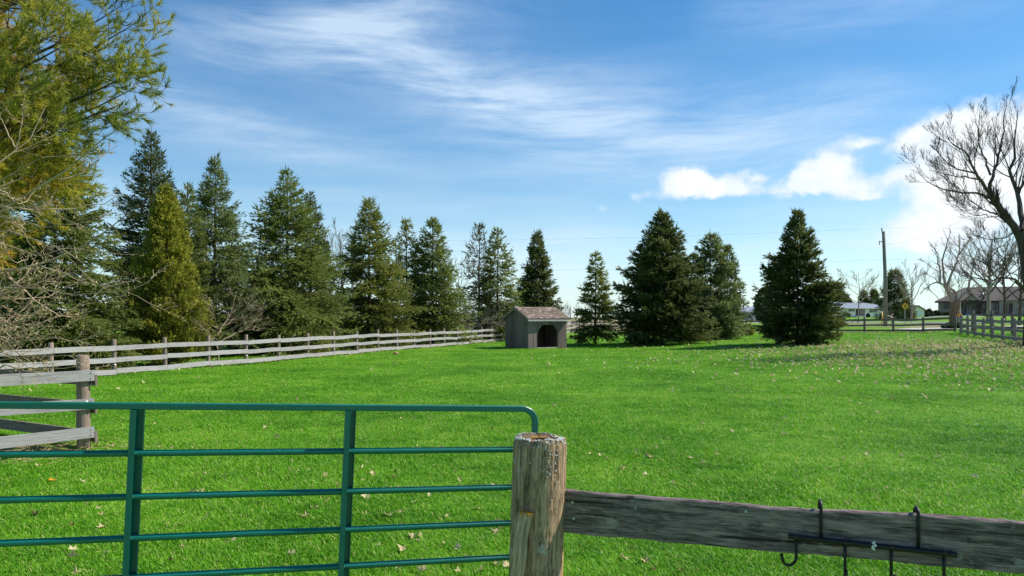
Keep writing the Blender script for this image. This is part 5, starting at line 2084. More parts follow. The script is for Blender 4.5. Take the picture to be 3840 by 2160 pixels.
def win(T, x0, x1, z0, z1, y, mull=1, shutters=None, frame='pale_trim', mull_h=0):
    """window on a front wall facing -y (local): frame, panes, glazing bars"""
    w = 0.09
    mb = MB()
    mb.box2((x0 - w, y - 0.06, z0 - w), (x0, y + 0.02, z1 + w)).box2((x1, y - 0.06, z0 - w), (x1 + w, y + 0.02, z1 + w))
    mb.box2((x0, y - 0.06, z0 - w), (x1, y + 0.02, z0)).box2((x0, y - 0.06, z1), (x1, y + 0.02, z1 + w))
    f = link('window', mb.mesh('window', MATS[frame]), T)
    n = mull + 1
    for i in range(n):
        a = x0 + (x1 - x0) * i / n + 0.025
        b = x0 + (x1 - x0) * (i + 1) / n - 0.025
        link('pane', MB().box2((a, y - 0.02, z0 + 0.003), (b, y + 0.01, z1 - 0.003)).mesh('pane', MATS['window_glass']), f)
    for i in range(1, n):
        c = x0 + (x1 - x0) * i / n
        link('glazing_bar', MB().box2((c - 0.022, y - 0.045, z0), (c + 0.022, y + 0.012, z1)).mesh('glazing_bar', MATS[frame]), f)
    if shutters:
        for (a, b) in ((x0 - w - shutters, x0 - w - 0.01), (x1 + w + 0.01, x1 + w + shutters)):
            mb = MB().box2((a, y - 0.05, z0 - w), (b, y + 0.01, z1 + w))
            k = 7
            for i in range(k):
                zc = z0 - w + (z1 - z0 + 2 * w) * (i + 0.5) / k
                mb.quad_box(((a + b) / 2, y - 0.06, zc), (b - a - 0.06, 0.02, 0.1))
            link('shutter', mb.mesh('shutter', MATS['shutter']), T)


def standing_seam(T, a, b, c, d, name, mat, nrib, ribmat):
    """roof plane a-b (eave) to d-c (ridge), with raised seams"""
    pl = MB().prism([Vector(p) for p in (a, b, c, d)], Vector((0, 0, 0.08)))
    o = link(name, pl.mesh(name, MATS[mat]), T)
    mb = MB()
    a, b, c, d = [Vector(p) for p in (a, b, c, d)]
    for i in range(nrib + 1):
        s = i / nrib
        lo = a.lerp(b, s)
        hi = d.lerp(c, s)
        # ribs run straight up the slope, stop at the hip
        mb.tube([lo + UPX * 0.085, hi + UPX * 0.085], 0.03, 4)
    link('seam', mb.mesh('seam', MATS[ribmat]), o)
    return o


def bungalow():
    z = 188.0
    k = z / F
    ROT = math.radians(-22)
    bx0 = (3040 - 1920) * k
    ox = (3040 - 1920) * k
    base = Vector((ox, z, ghf((3250 - 1920) * k, z)))
    T = thing('bungalow', 'long pale bungalow with grey metal roof across the road', 'house', base, (0, 0, -ROT))

    def X(px):
        u = (px - 1920) / F
        return (u * z - bx0) / (math.cos(ROT) + u * math.sin(ROT))

    def Z(py):
        return CAMH - (py - HORIZON) * k - base.z
    xl, xr = X(3010), X(3356)
    D = 9.0
    ze = Z(1154)
    zr = Z(1133.5)
    zb = -1.2
    # walls with a recessed porch between x 3206 and 3246
    pa, pb = X(3206), X(3246)
    mb = MB()
    mb.box2((xl, 0, zb), (pa, D, ze)).box2((pb, 0, zb), (xr, D, ze)).box2((pa, 1.6, zb), (pb, D, ze))
    link('wall', mb.mesh('wall', MATS['pale_wall']), T)
    link('porch_slab', MB().box2((pa - 0.6, -0.9, zb), (pb + 0.6, 1.58, Z(1185))).mesh('porch_slab', MATS['concrete']), T)
    dx = pa + (pb - pa) * 0.18
    link('door', MB().box2((dx, 1.52, Z(1185)), (dx + 1.0, 1.59, Z(1158))).mesh('door', MATS['dark_trim']), T)
    win(T, pa + (pb - pa) * 0.56, pb - 0.35, Z(1183), Z(1158.5), 1.6, 1)
    for x in (pa + 0.1, pb - 0.1):
        link('porch_post', MB().quad_box((x, 0.1, (Z(1185) + ze) / 2), (0.16, 0.16, ze - Z(1185))).mesh('porch_post', MATS['pale_trim']), T)
    win(T, X(3187.5), X(3198), Z(1167), Z(1157), 0, 1, 0.42)
    win(T, X(3266), X(3285), Z(1171), Z(1158), 0, 2, 0.42)
    win(T, X(3325), X(3339), Z(1172), Z(1158.5), 0, 1, 0.36)
    win(T, X(3140), X(3150), Z(1168), Z(1157), 0, 1, 0.36)
    win(T, X(3155.5), X(3165.5), Z(1191.5), Z(1187.5), 0, 1, 0.34)
    ov = 0.6
    e0, e1 = -ov, D + ov
    A = (xl - ov, e0, ze); B = (xr + ov, e0, ze); C = (X(3296), D / 2, zr); Dd = (xl - ov, D / 2, zr)
    E = (xr + ov, e1, ze); G = (xl - ov, e1, ze)
    standing_seam(T, A, B, C, Dd, 'roof_slope', 'metal_roof', 44, 'metal_roof')
    link('roof_slope', MB().prism([Vector(B), Vector(E), Vector(C)], Vector((0, 0, 0.08))).mesh('roof_slope', MATS['metal_roof']), T)
    link('roof_slope', MB().prism([Vector(E), Vector(G), Vector(Dd), Vector(C)], Vector((0, 0, 0.08))).mesh('roof_slope', MATS['metal_roof']), T)
    link('fascia', MB().box2((xl - ov, e0 - 0.06, ze - 0.16), (xr + ov, e0, ze + 0.10)).mesh('fascia', MATS['pale_trim']), T)
    link('soffit', MB().box2((xl - ov + .02, e0, ze - 0.14), (xr + ov - .02, 0.02, ze - 0.06)).mesh('soffit', MATS['dark_trim']), T)
    # raised dormer box with dark panel near the left end
    dl, dr = X(3118), X(3172)
    y0 = 1.0
    zt, zm, zl = Z(1125), Z(1136.5), Z(1144)
    dm = link('roof_dormer', MB().prism([Vector((dl, y0, zl)), Vector((dl, y0, zm)), Vector((dl, y0 + 3.0, zt)), Vector((dl, y0 + 3.4, zl))], Vector((dr - dl, 0, 0))).mesh('roof_dormer', MATS['metal_roof']), T)
    link('dark_panel', MB().box2((dl - 0.02, y0 - 0.05, zl), (dr + 0.02, y0 - 0.003, zm)).mesh('dark_panel', MATS['solar_black']), dm)
    link('trim', MB().tube([(dr, y0 - 0.02, zm), (dr, y0 + 3.0, zt), (dl, y0 + 3.0, zt + 0.02)], 0.09, 4).mesh('trim', MATS['pale_trim']), dm)
    link('downspout', MB().tube([(X(3287.5), -0.09, ze - 0.2), (X(3287.5), -0.09, Z(1189))], 0.09, 6).mesh('downspout', MATS['white_paint']), T)
    return base


bungalow()


def workshop():
    z = 192.0
    k = z / F
    ROT = math.radians(-16)
    bx0 = (2770 - 1920) * k
    bx = (2770 - 1920) * k
    gz = CAMH - (1205 - HORIZON) * k
    base = Vector((bx, z, ghf(bx + 2, z)))
    T = thing('workshop', 'pale metal workshop with grey overhead door between the spruces', 'building', base, (0, 0, -ROT))

    def X(px):
        u = (px - 1920) / F
        return (u * z - bx0) / (math.cos(ROT) + u * math.sin(ROT))
    def Z(py): return CAMH - (py - HORIZON) * k - base.z
    xl, xr = X(2735), X(2875)
    ze, zr = Z(1169.5), Z(1150)
    D = 9.0
    d0, d1 = X(2785), X(2825)
    dt = Z(1171.5)
    zb = min(Z(1205), 0) - 0.3
    mb = MB().box2((xl, 0, zb), (d0, 0.2, ze)).box2((d1, 0, zb), (xr, 0.2, ze)).box2((d0, 0, dt), (d1, 0.2, ze))
    mb.box2((xl, 0.2, zb), (xl + 0.2, D, ze)).box2((xr - 0.2, 0.2, zb), (xr, D, ze)).box2((xl + .2, D - .2, zb), (xr - .2, D, ze))
    link('wall', mb.mesh('wall', MATS['pale_wall']), T)
    dr = link('overhead_door', MB().box2((d0, 0.10, zb), (d1, 0.16, dt)).mesh('overhead_door', MATS['overhead_door']), T)
    for i in range(5):
        a = zb + (dt - zb) * i / 5
        link('door_panel', MB().box2((d0 + .03, 0.06, a + 0.03), (d1 - .03, 0.10, a + (dt - zb) / 5 - 0.03)).mesh('door_panel', MATS['overhead_door']), dr)
    c = (d0 + d1) / 2
    link('pane', MB().box2((c - 0.25, 0.02, Z(1189)), (c + 0.25, 0.06, Z(1186.5))).mesh('pane', MATS['window_glass']), dr)
    win(T, X(2836), X(2842), Z(1190), Z(1184), 0, 0)
    standing_seam(T, (xl - .4, -.4, ze), (xr + .4, -.4, ze), (xr + .4, D / 2, zr), (xl - .4, D / 2, zr), 'roof_slope', 'metal_roof', 22, 'metal_roof')
    standing_seam(T, (xr + .4, D + .4, ze), (xl - .4, D + .4, ze), (xl - .4, D / 2, zr), (xr + .4, D / 2, zr), 'roof_slope', 'metal_roof', 22, 'metal_roof')
    link('fascia', MB().box2((xl - .4, -.46, ze - .08), (xr + .4, -.4, ze + .14)).mesh('fascia', MATS['white_paint']), T)
    link('apron', MB().box2((d0 - 2, -4, zb - .1), (d1 + 2, -0.02, max(Z(1205), zb + .05))).mesh('apron', MATS['concrete']), T)


workshop()


def garage():
    z = 205.0
    k = z / F
    ROT = math.radians(-18)
    bx0 = (3418 - 1920) * k
    bx = (3418 - 1920) * k
    base = Vector((bx, z, ghf(bx, z)))
    T = thing('garage', 'small detached garage with green trim left of the brick house', 'building', base, (0, 0, -ROT))

    def X(px):
        u = (px - 1920) / F
        return (u * z - bx0) / (math.cos(ROT) + u * math.sin(ROT))
    def Z(py): return CAMH - (py - HORIZON) * k - base.z
    xl, xr = X(3412), X(3468)
    ze, zr = Z(1164), Z(1147)
    zb = min(0, Z(1185)) - 0.2
    D = 7.0
    c = (xl + xr) / 2
    mb = MB().prism([Vector((xl, 0, zb)), Vector((xr, 0, zb)), Vector((xr, 0, ze)), Vector((c, 0, zr)), Vector((xl, 0, ze))], Vector((0, D, 0)))
    link('wall', mb.mesh('wall', MATS['pale_wall']), T)
    link('overhead_door', MB().box2((X(3434), -0.06, zb), (X(3462), -0.003, Z(1167))).mesh('overhead_door', MATS['white_paint']), T)
    for (a, b) in (((xl - .4, ze - .25), (c, zr + .02)), ((xr + .4, ze - .25), (c, zr + .02))):
        p, q_ = Vector((a[0], -0.4, a[1])), Vector((b[0], -0.4, b[1]))
        link('roof_slope', MB().prism([p, q_, q_ + UPX * 0.18, p + UPX * 0.18], Vector((0, D + .8, 0))).mesh('roof_slope', MATS['asphalt_shingle']), T)
        link('barge_board', MB().prism([p - UPX * .05, q_ - UPX * .05, q_ + UPX * 0.2, p + UPX * 0.2], Vector((0, -0.06, 0))).mesh('barge_board', MATS['green_trim']), T)
    link('corner_trim', MB().box2((xr - .02, -.05, zb), (xr + .1, .1, ze - .1)).mesh('corner_trim', MATS['green_trim']), T)


garage()


def brick_house():
    z = 148.0
    k = z / F
    ROT = math.radians(31)
    bx0 = (3520 - 1920) * k
    bx = (3520 - 1920) * k
    base = Vector((bx, z, ghf((3650 - 1920) * k, z)))
    T = thing('brick_house', 'brown brick house with dark hipped roof behind the gnarled tree', 'house', base, (0, 0, -ROT))

    def X(px):
        u = (px - 1920) / F
        return (u * z - bx0) / (math.cos(ROT) + u * math.sin(ROT))
    def Z(py): return CAMH - (py - HORIZON) * k - base.z
    xl, xr = X(3518), X(3900)
    ze = Z(1132)
    zb = min(0, Z(1182)) - 0.4
    D = 11.0
    pa, pb = X(3605), X(3702)
    mb = MB().box2((xl, 0, zb), (pa, D, ze)).box2((pb, 0, zb), (xr, D, ze)).box2((pa, 1.8, zb), (pb, D, ze))
    link('wall', mb.mesh('wall', MATS['house_brick']), T)
    link('wall', MB().box2((X(3745), -2.2, zb), (xr, -0.005, ze - 0.01)).mesh('wall', MATS['house_brick']), T)
    link('porch_slab', MB().box2((X(3620), -0.8, zb), (X(3663), 1.78, Z(1177))).mesh('porch_slab', MATS['concrete']), T)
    # main hip roof and the wing
    ov = 0.6
    zr = Z(1078)
    def hip(x0, x1, y0, y1, ze_, zr_, r0, r1, mat):
        yc = (y0 + y1) / 2
        A, B, C, Dd = Vector((x0, y0, ze_)), Vector((x1, y0, ze_)), Vector((x1, y1, ze_)), Vector((x0, y1, ze_))
        R0, R1 = Vector((r0, yc, zr_)), Vector((r1, yc, zr_))
        for poly in ([A, B, R1, R0], [B, C, R1], [C, Dd, R0, R1], [Dd, A, R0]):
            link('roof_slope', MB().prism(poly, Vector((0, 0, 0.12))).mesh('roof_slope', MATS[mat]), T)
    hip(xl - ov, xr + ov, -ov, D + ov, ze, zr, X(3620), X(3850), 'asphalt_shingle')
    hip(X(3735), xr + ov, -2.2 - ov, 4.0, ze, Z(1090), X(3785), X(3880), 'asphalt_shingle')
    link('fascia', MB().box2((xl - ov, -ov - .05, ze - .2), (X(3734), -ov, ze + .1)).mesh('fascia', MATS['dark_trim']), T)
    # small gable over the porch
    gx0, gx1, gc = X(3615), X(3668), X(3641)
    gb = Z(1128)
    gt = Z(1108)
    link('porch_gable', MB().prism([Vector((gx0, -0.9, gb)), Vector((gx1, -0.9, gb)), Vector((gc, -0.9, gt))], Vector((0, 3.2, 0))).mesh('porch_gable', MATS['house_brick']), T)
    for s in (gx0 - .3, gx1 + .3):
        p, q_ = Vector((s, -1.2, gb - .25)), Vector((gc, -1.2, gt + .03))
        link('roof_slope', MB().prism([p, q_, q_ + UPX * .18, p + UPX * .18], Vector((0, 4.0, 0))).mesh('roof_slope', MATS['asphalt_shingle']), T)
    for x in (X(3619), X(3664)):
        link('porch_post', MB().quad_box((x, -0.6, (Z(1178) + gb) / 2), (0.3, 0.3, gb - Z(1178))).mesh('porch_post', MATS['dark_trim']), T)
    link('door', MB().box2((X(3667), 1.72, Z(1179)), (X(3680), 1.79, Z(1137))).mesh('door', MATS['door_brown']), T)
    win(T, X(3541), X(3559), Z(1157), Z(1136), 0, 1, None, 'dark_trim')
    win(T, X(3615), X(3637), Z(1170), Z(1137), 1.8, 2, None, 'white_paint')
    win(T, X(3684), X(3697), Z(1158), Z(1138), 1.8, 0, None, 'dark_trim')
    win(T, X(3735.5), X(3743.5), Z(1157), Z(1136), 0, 0, None, 'dark_trim')
    win(T, X(3823), X(3836), Z(1158), Z(1136), -2.2, 0, None, 'pale_trim')
    for x0 in (3760, 3780):
        link('garage_door', MB().box2((X(x0), -2.26, zb), (X(x0 + 14), -2.203, Z(1140))).mesh('garage_door', MATS['door_brown']), T)
    link('chimney_pipe', MB().tube([(X(3688), 1.5, ze + .5), (X(3686), 1.6, Z(1100))], 0.18, 8).mesh('chimney_pipe', MATS['galvanised'], True), T)


brick_house()


# ------------------------------------------------------------------ roadside things
def utility_pole():
    z = 74.0
    base = at(3320, z)
    T = thing('utility_pole', 'tall weathered wooden utility pole by the road', 'utility pole', base)
    top = P(3313, 868, z)
    H = top.z - base.z
    r0, r1 = 0.20, 0.145
    link('shaft', MB().tube([(0, 0, -0.3), (0.0, 0, H * 0.5), (top.x - base.x, 0, H)], [r0, 0.175, r1], 14).mesh('shaft', MATS['pole_wood'], True), T)
    tx = top.x - base.x

    def ins(x, zc, name='insulator'):
        mb = MB().tube([(x, -0.05, zc), (x, -0.05, zc + 0.10)], [0.05, 0.075], 8).tube([(x, -0.05, zc + 0.10), (x, -0.05, zc + 0.24)], [0.07, 0.035], 8)
        link(name, mb.mesh(name, MATS['insulator'], True), T)
    link('top_bracket', MB().tube([(tx + 0.05, -0.02, H - 0.35), (tx - 0.16, -0.05, H - 0.1), (tx - 0.20, -0.05, H + 0.25)], 0.045, 6).mesh('top_bracket', MATS['dark_trim']), T)
    ins(tx - 0.20, H + 0.12)
    zc = CAMH - (908 - HORIZON) / F * z - base.z
    link('cross_arm', MB().tube([(0.0, -0.05, zc), (-0.62, -0.05, zc + 0.05)], 0.035, 6).mesh('cross_arm', MATS['dark_trim']), T)
    ins(-0.28, zc)
    link('fuse_switch', MB().tube([(-0.62, -0.05, zc + 0.12), (-0.64, -0.05, zc - 0.3)], [0.05, 0.035], 8).mesh('fuse_switch', MATS['insulator'], True), T)
    return base, Vector((base.x + tx - 0.2, z, base.z + H + 0.36))


PB, PT = utility_pole()


def cable(label, a, b, sag, r, group='overhead wires'):
    n = 24
    pts = []
    for i in range(n + 1):
        s = i / n
        p = a.lerp(b, s)
        p.z -= sag * 4 * s * (1 - s)
        pts.append(p - a)
    o = link('overhead_wire', MB().tube(pts, r, 5).mesh('overhead_wire', MATS['cable'], True), None, a)
    tag(o, label, 'wire', group)


rdv = (RD1 - RD0).normalized()
lo = P(3318, 972, 74)
far_l = PT - rdv * 75
far_l.z = PT.z + 0.3
cable('upper overhead wire running left from the utility pole top', PT, far_l, 0.7, 0.0055)
far_r = PT + rdv * 50
cable('upper overhead wire running right from the utility pole top', PT, far_r, 0.4, 0.0055)
f2 = lo - rdv * 75
cable('lower overhead wire running left from the utility pole', lo, f2, 0.8, 0.0055)
f3 = lo + rdv * 50
cable('lower overhead wire running right from the utility pole', lo, f3, 0.5, 0.0055)
cable('service wire rising right from the pole towards the big maple', P(3325, 918, 74), P(3900, 640, 40), 0.9, 0.006)


def guy_guard():
    b = at(3307, 72.5)
    T = thing('guy_wire', 'yellow guarded guy wire beside the utility pole', 'guy wire', b)
    top = P(3314, 960, 74) - b
    link('wire', MB().tube([(0, 0, -0.1), top], 0.012, 5).mesh('wire', MATS['cable']), T)
    link('guard', MB().tube([top * 0.005, top * 0.20], 0.055, 8).mesh('guard', MATS['yellow_paint'], True), T)


guy_guard()


def road_sign():
    b = at(3394, 84)
    T = thing('road_sign', 'yellow diamond road sign on a thin post by the road', 'road sign', b)
    zc = CAMH - (1148 - HORIZON) / F * 84 - b.z
    link('post', MB().quad_box((0, 0.03, (zc + 0.25) / 2 - 0.1), (0.06, 0.04, zc + 0.45)).mesh('post', MATS['galvanised']), T)
    h = 0.42
    link('panel', MB().prism([Vector((-h, 0, zc)), Vector((0, 0, zc - h)), Vector((h, 0, zc)), Vector((0, 0, zc + h))], Vector((0, -0.012, 0))).mesh('panel', MATS['yellow_paint']), T)
    link('symbol', MB().prism([Vector((-.05, -.013, zc - .2)), Vector((.05, -.013, zc - .2)), Vector((.05, -.013, zc + .03)), Vector((.14, -.013, zc + .03)), Vector((0, -.013, zc + .2)), Vector((-.14, -.013, zc + .03)), Vector((-.05, -.013, zc + .03))],
                              Vector((0, -0.003, 0))).mesh('symbol', MATS['dark_trim']), T)


road_sign()


def marker_posts():
    b = at(3318, 88)
    T = thing('pipe_barrier', 'white pipe barrier with red-capped posts behind the utility pole', 'barrier', b)
    k = 88 / F
    def z_(py): return CAMH - (py - HORIZON) * k - b.z
    x1 = 25 * k
    for x in (0.0, x1):
        link('post', MB().tube([(x, 0, -0.1), (x, 0, z_(1184))], 0.09, 8).mesh('post', MATS['white_paint'], True), T)
        link('cap', MB().tube([(x, 0, z_(1184) + .002), (x, 0, z_(1180)), (x, 0, z_(1178))], [0.13, 0.13, 0.04], 8).mesh('cap', MATS['red_paint'], True), T)
    link('pipe', MB().tube([(0, -.1, z_(1185)), (x1, -.1, z_(1185))], 0.045, 8).mesh('pipe', MATS['white_paint'], True), T)
    link('collar', MB().tube([(x1, -0.01, z_(1202)), (x1, -0.01, z_(1196)), (x1, -.01, z_(1192))], [0.1, 0.17, 0.1], 8).mesh('collar', MATS['red_paint'], True), T)


marker_posts()


def yard_sign():
    b = at(3600, 66)
    T = thing('yard_sign', 'small orange-yellow board sign beside the gnarled trunk', 'sign', b)
    k = 66 / F
    def z_(py): return CAMH - (py - HORIZON) * k - b.z
    link('board', MB().box2((-10 * k, -.03, z_(1185)), (9 * k, .03, z_(1177))).mesh('board', MATS['sign_orange']), T)
    for x in (-0.07, 0.16):
        link('leg', MB().quad_box((x, 0.05, z_(1185) / 2 - .02), (0.05, 0.04, z_(1183) + .2)).mesh('leg', MATS['board_light']), T)


yard_sign()


def lamp_post():
    b = at(3345, 165)
    T = thing('lamp_post', 'white lamp post before the right end of the bungalow', 'lamp post', b)
    zt = CAMH - (1148 - HORIZON) / F * 165 - b.z
    link('shaft', MB().tube([(0, 0, -.1), (0, 0, zt - .2)], 0.07, 8).mesh('shaft', MATS['white_paint'], True), T)
    link('lantern', MB().tube([(0, 0, zt - .2), (0, 0, zt - .05), (0, 0, zt + .15), (0, 0, zt + .25)], [.08, .16, .16, .03], 8).mesh('lantern', MATS['white_paint'], True), T)


lamp_post()


# ------------------------------------------------------------------ far wood on the horizon (nobody could count it)
def far_wood():
    r = np.random.default_rng(301)
    n = 750
    x = np.r_[r.uniform(-520, 330, n)]
    y = 520 + r.uniform(0, 70, n) + 0.05 * np.abs(x)
    dens = 0.55 + 0.45 * np.sin(x / 37.0) * np.sin(x / 91.0 + 1)
    h = (6.5 + 3.0 * np.sin(x / 43.0 + 0.6) + r.normal(0, 1.2, n)) * (0.75 + 0.35 * dens)
    h = np.clip(h, 2.5, 13)
    b = np.stack([x, y, gh(x, y) - 0.3], 1)
    PL = np.empty((n, 4, 3))
    for k in range(4):
        PL[:, k] = b + np.array([0, 0, 1.0]) * (h * k / 3)[:, None] + r.normal(0, 0.12, (n, 3)) * (k > 0)
    R = np.linspace(0.22, 0.05, 4)[None, :].repeat(n, 0)
    parts = [tubes_batch(PL, R, 3)]
    S, Rs = spawn(PL, R, 8, r, 0.25, 1.0, (20, 55), (0.3, 0.6), True, 0.5, 0.14, 0.6, 3, 0.5, 0.07)
    parts.append(tubes_batch(S, Rs, 3))
    V, Fc = join(parts)
    o = link('far_wood', np_mesh('far_wood', V, Fc, MATS['far_twig']))
    tag(o, 'purplish grey bare wood along the far horizon', 'wood', kind='stuff')


far_wood()


# ------------------------------------------------------------------ grass, leaves
def grass():
    r = np.random.default_rng(401)
    clumps = bpy.data.collections.new('grass_tufts')
    NV = 6
    for v in range(NV):
        nb = 70
        ang = r.uniform(0, 6.2832, nb)
        rad = 0.16 * np.sqrt(r.random(nb))
        p = np.stack([rad * np.cos(ang), rad * np.sin(ang), np.full(nb, -0.004)], 1)
        h = r.uniform(0.022, 0.056, nb)
        la = r.uniform(0, 6.2832, nb)
        lean = np.stack([np.cos(la), np.sin(la), np.zeros(nb)], 1) * (h * r.uniform(0.3, 1.25, nb))[:, None]
        side = np.stack([-np.sin(la + r.normal(0, .5, nb)), np.cos(la), np.zeros(nb)], 1)
        w = r.uniform(0.0022, 0.0042, nb)[:, None]
        m1 = p + np.array([0, 0, 0.6]) * h[:, None] + lean * 0.33
        tp_ = p + np.array([0, 0, 0.95]) * h[:, None] + lean
        V = np.stack([p - side * w, p + side * w, m1 + side * w * 0.8, m1 - side * w * 0.8, tp_], 1).reshape(-1, 3)
        i = np.arange(nb)[:, None] * 5
        Fc = np.concatenate([i + np.array([[0, 1, 2]]), i + np.array([[0, 2, 3]]), i + np.array([[3, 2, 4]])], 1).reshape(-1, 3)
        tone = np.repeat(np.clip(r.normal(0.45, 0.24, nb) + (r.random(nb) < .09) * 0.8, 0, 1.4), 3)
        o = bpy.data.objects.new('grass_tuft', np_mesh('grass_tuft', V, Fc, MATS['grass_blade'], False, tone))
        clumps.objects.link(o)
    # where tufts stand: dense near the viewer, wider and sparser away from it
    zs, xs = [], []
    for (z0, z1, den) in ((3.6, 7, 105), (7, 11, 75), (11, 17, 46), (17, 27, 24), (27, 42, 11), (42, 62, 5)):
        area = 0.5 * 1.75 * (z1 ** 2 - z0 ** 2) + 6 * (z1 - z0)
        n = int(area * den)
        zz = np.sqrt(r.uniform(z0 ** 2, z1 ** 2, n))
        xx = r.uniform(-1, 1, n) * (zz * 0.82 + 2.0)
        zs.append(zz)
        xs.append(xx)
    x, y = np.concatenate(xs), np.concatenate(zs)
    sl = side_of_left_fence(x, y)
    ok = (sl < 0.1) | ((sl < 14) & (r.random(len(x)) < 0.25))
    ok &= beyond_back(x, y) < 6
    # not inside the shed
    C = at(1981, 41.5)
    ca, sa = math.cos(math.radians(31)), math.sin(math.radians(31))
    lx = (x - C.x) * ca + (y - C.y) * sa
    ly = -(x - C.x) * sa + (y - C.y) * ca
    ok &= ~((lx > -0.02) & (lx < 2.72) & (ly > -0.02) & (ly < 2.64))
    # bare soil beside the corral
    ok &= ~((np.exp(-((x + 7.0) / 1.3) ** 2 - ((y - 9.9) / 0.75) ** 2) > 0.3) & (r.random(len(x)) < 0.85))
    # gaps and thinner spots
    pat = np.sin(x * 1.3 + 0.7 * np.sin(y * 0.9)) * np.sin(y * 1.1 + 0.8 * np.sin(x * 0.7))
    ok &= ~((pat > 0.75) & (r.random(len(x)) < 0.45))
    x, y = x[ok], y[ok]
    n = len(x)
    pts = np.stack([x, y, gh(x, y)], 1)
    sxy = (np.maximum(y, 5) / 5.0) ** 0.55 * r.uniform(0.75, 1.2, n)
    tall = 1 + 0.35 * np.sin(x * 0.8 + 1.0) * np.sin(y * 0.63 + x * 0.31)
    szz = np.maximum(1.0, (y / 12.0) ** 0.35) * r.uniform(0.7, 1.25, n) * tall
    me = bpy.data.meshes.new('grass')
    me.vertices.add(n)
    me.vertices.foreach_set('co', pts.astype(np.float32).ravel())
    for nm, typ, val in (('rot', 'FLOAT', r.uniform(0, 6.2832, n)), ('pick', 'INT', r.integers(0, NV, n))):
        a_ = me.attributes.new(nm, typ, 'POINT')
        a_.data.foreach_set('value', np.ascontiguousarray(val, dtype=np.float32 if typ == 'FLOAT' else np.int32))
    a_ = me.attributes.new('scl', 'FLOAT_VECTOR', 'POINT')
    a_.data.foreach_set('vector', np.stack([sxy, sxy, szz], 1).astype(np.float32).ravel())
    me.materials.append(MATS['grass_blade'])
    o = link('grass', me)
    tag(o, 'short bright green lawn grass across the paddock', 'grass', kind='stuff')
    ng = bpy.data.node_groups.new('grass_tufts', 'GeometryNodeTree')
    ng.interface.new_socket('Geometry', in_out='INPUT', socket_type='NodeSocketGeometry')
    ng.interface.new_socket('Geometry', in_out='OUTPUT', socket_type='NodeSocketGeometry')
    gi = ng.nodes.new('NodeGroupInput')
    go = ng.nodes.new('NodeGroupOutput')
    ci = ng.nodes.new('GeometryNodeCollectionInfo')
    ci.inputs['Collection'].default_value = clumps
    ci.inputs['Separate Children'].default_value = True
    ci.inputs['Reset Children'].default_value = True
    ip = ng.nodes.new('GeometryNodeInstanceOnPoints')
    ip.inputs['Pick Instance'].default_value = True

    def attr(nm, dt):
        nd = ng.nodes.new('GeometryNodeInputNamedAttribute')
        nd.data_type = dt
        nd.inputs['Name'].default_value = nm
        return nd.outputs[0]
    ce = ng.nodes.new('ShaderNodeCombineXYZ')
    ng.links.new(attr('rot', 'FLOAT'), ce.inputs[2])
    er = ng.nodes.new('FunctionNodeEulerToRotation')
    ng.links.new(ce.outputs[0], er.inputs[0])
    ng.links.new(gi.outputs[0], ip.inputs['Points'])
    ng.links.new(ci.outputs[0], ip.inputs['Instance'])
    ng.links.new(attr('pick', 'INT'), ip.inputs['Instance Index'])
    ng.links.new(er.outputs[0], ip.inputs['Rotation'])
    ng.links.new(attr('scl', 'FLOAT_VECTOR'), ip.inputs['Scale'])
    ng.links.new(ip.outputs[0], go.inputs[0])
    md = o.modifiers.new('tufts', 'NODES')
    md.node_group = ng
    print('GRASS', n)


grass()


def leaf_shape(r, size, n=11):
    """a curled, lobed dry leaf: centre rib with ragged outline"""
    V = [(0, 0, 0)]
    cu, tw = r.uniform(0.35, 1.1), r.uniform(-0.6, 0.6)
    for k in range(n):
        a = 2 * math.pi * k / n
        rad = size * (0.5 if k % 2 else 0.27) * r.uniform(0.75, 1.2) * (1.15 if k == 0 else 1)
        x, y = rad * math.cos(a), rad * math.sin(a) * 0.85
        zc = cu * (y * y) / size * 2.2 + tw * x * y / size + r.normal(0, 0.05) * size + 0.25 * cu * x * x / size
        V.append((x, y, zc))
    Fc = [(0, 1 + k, 1 + (k + 1) % n) for k in range(n)]
    V = np.array(V)
    V[:, 2] -= V[:, 2].min()
    return V, np.array(Fc)


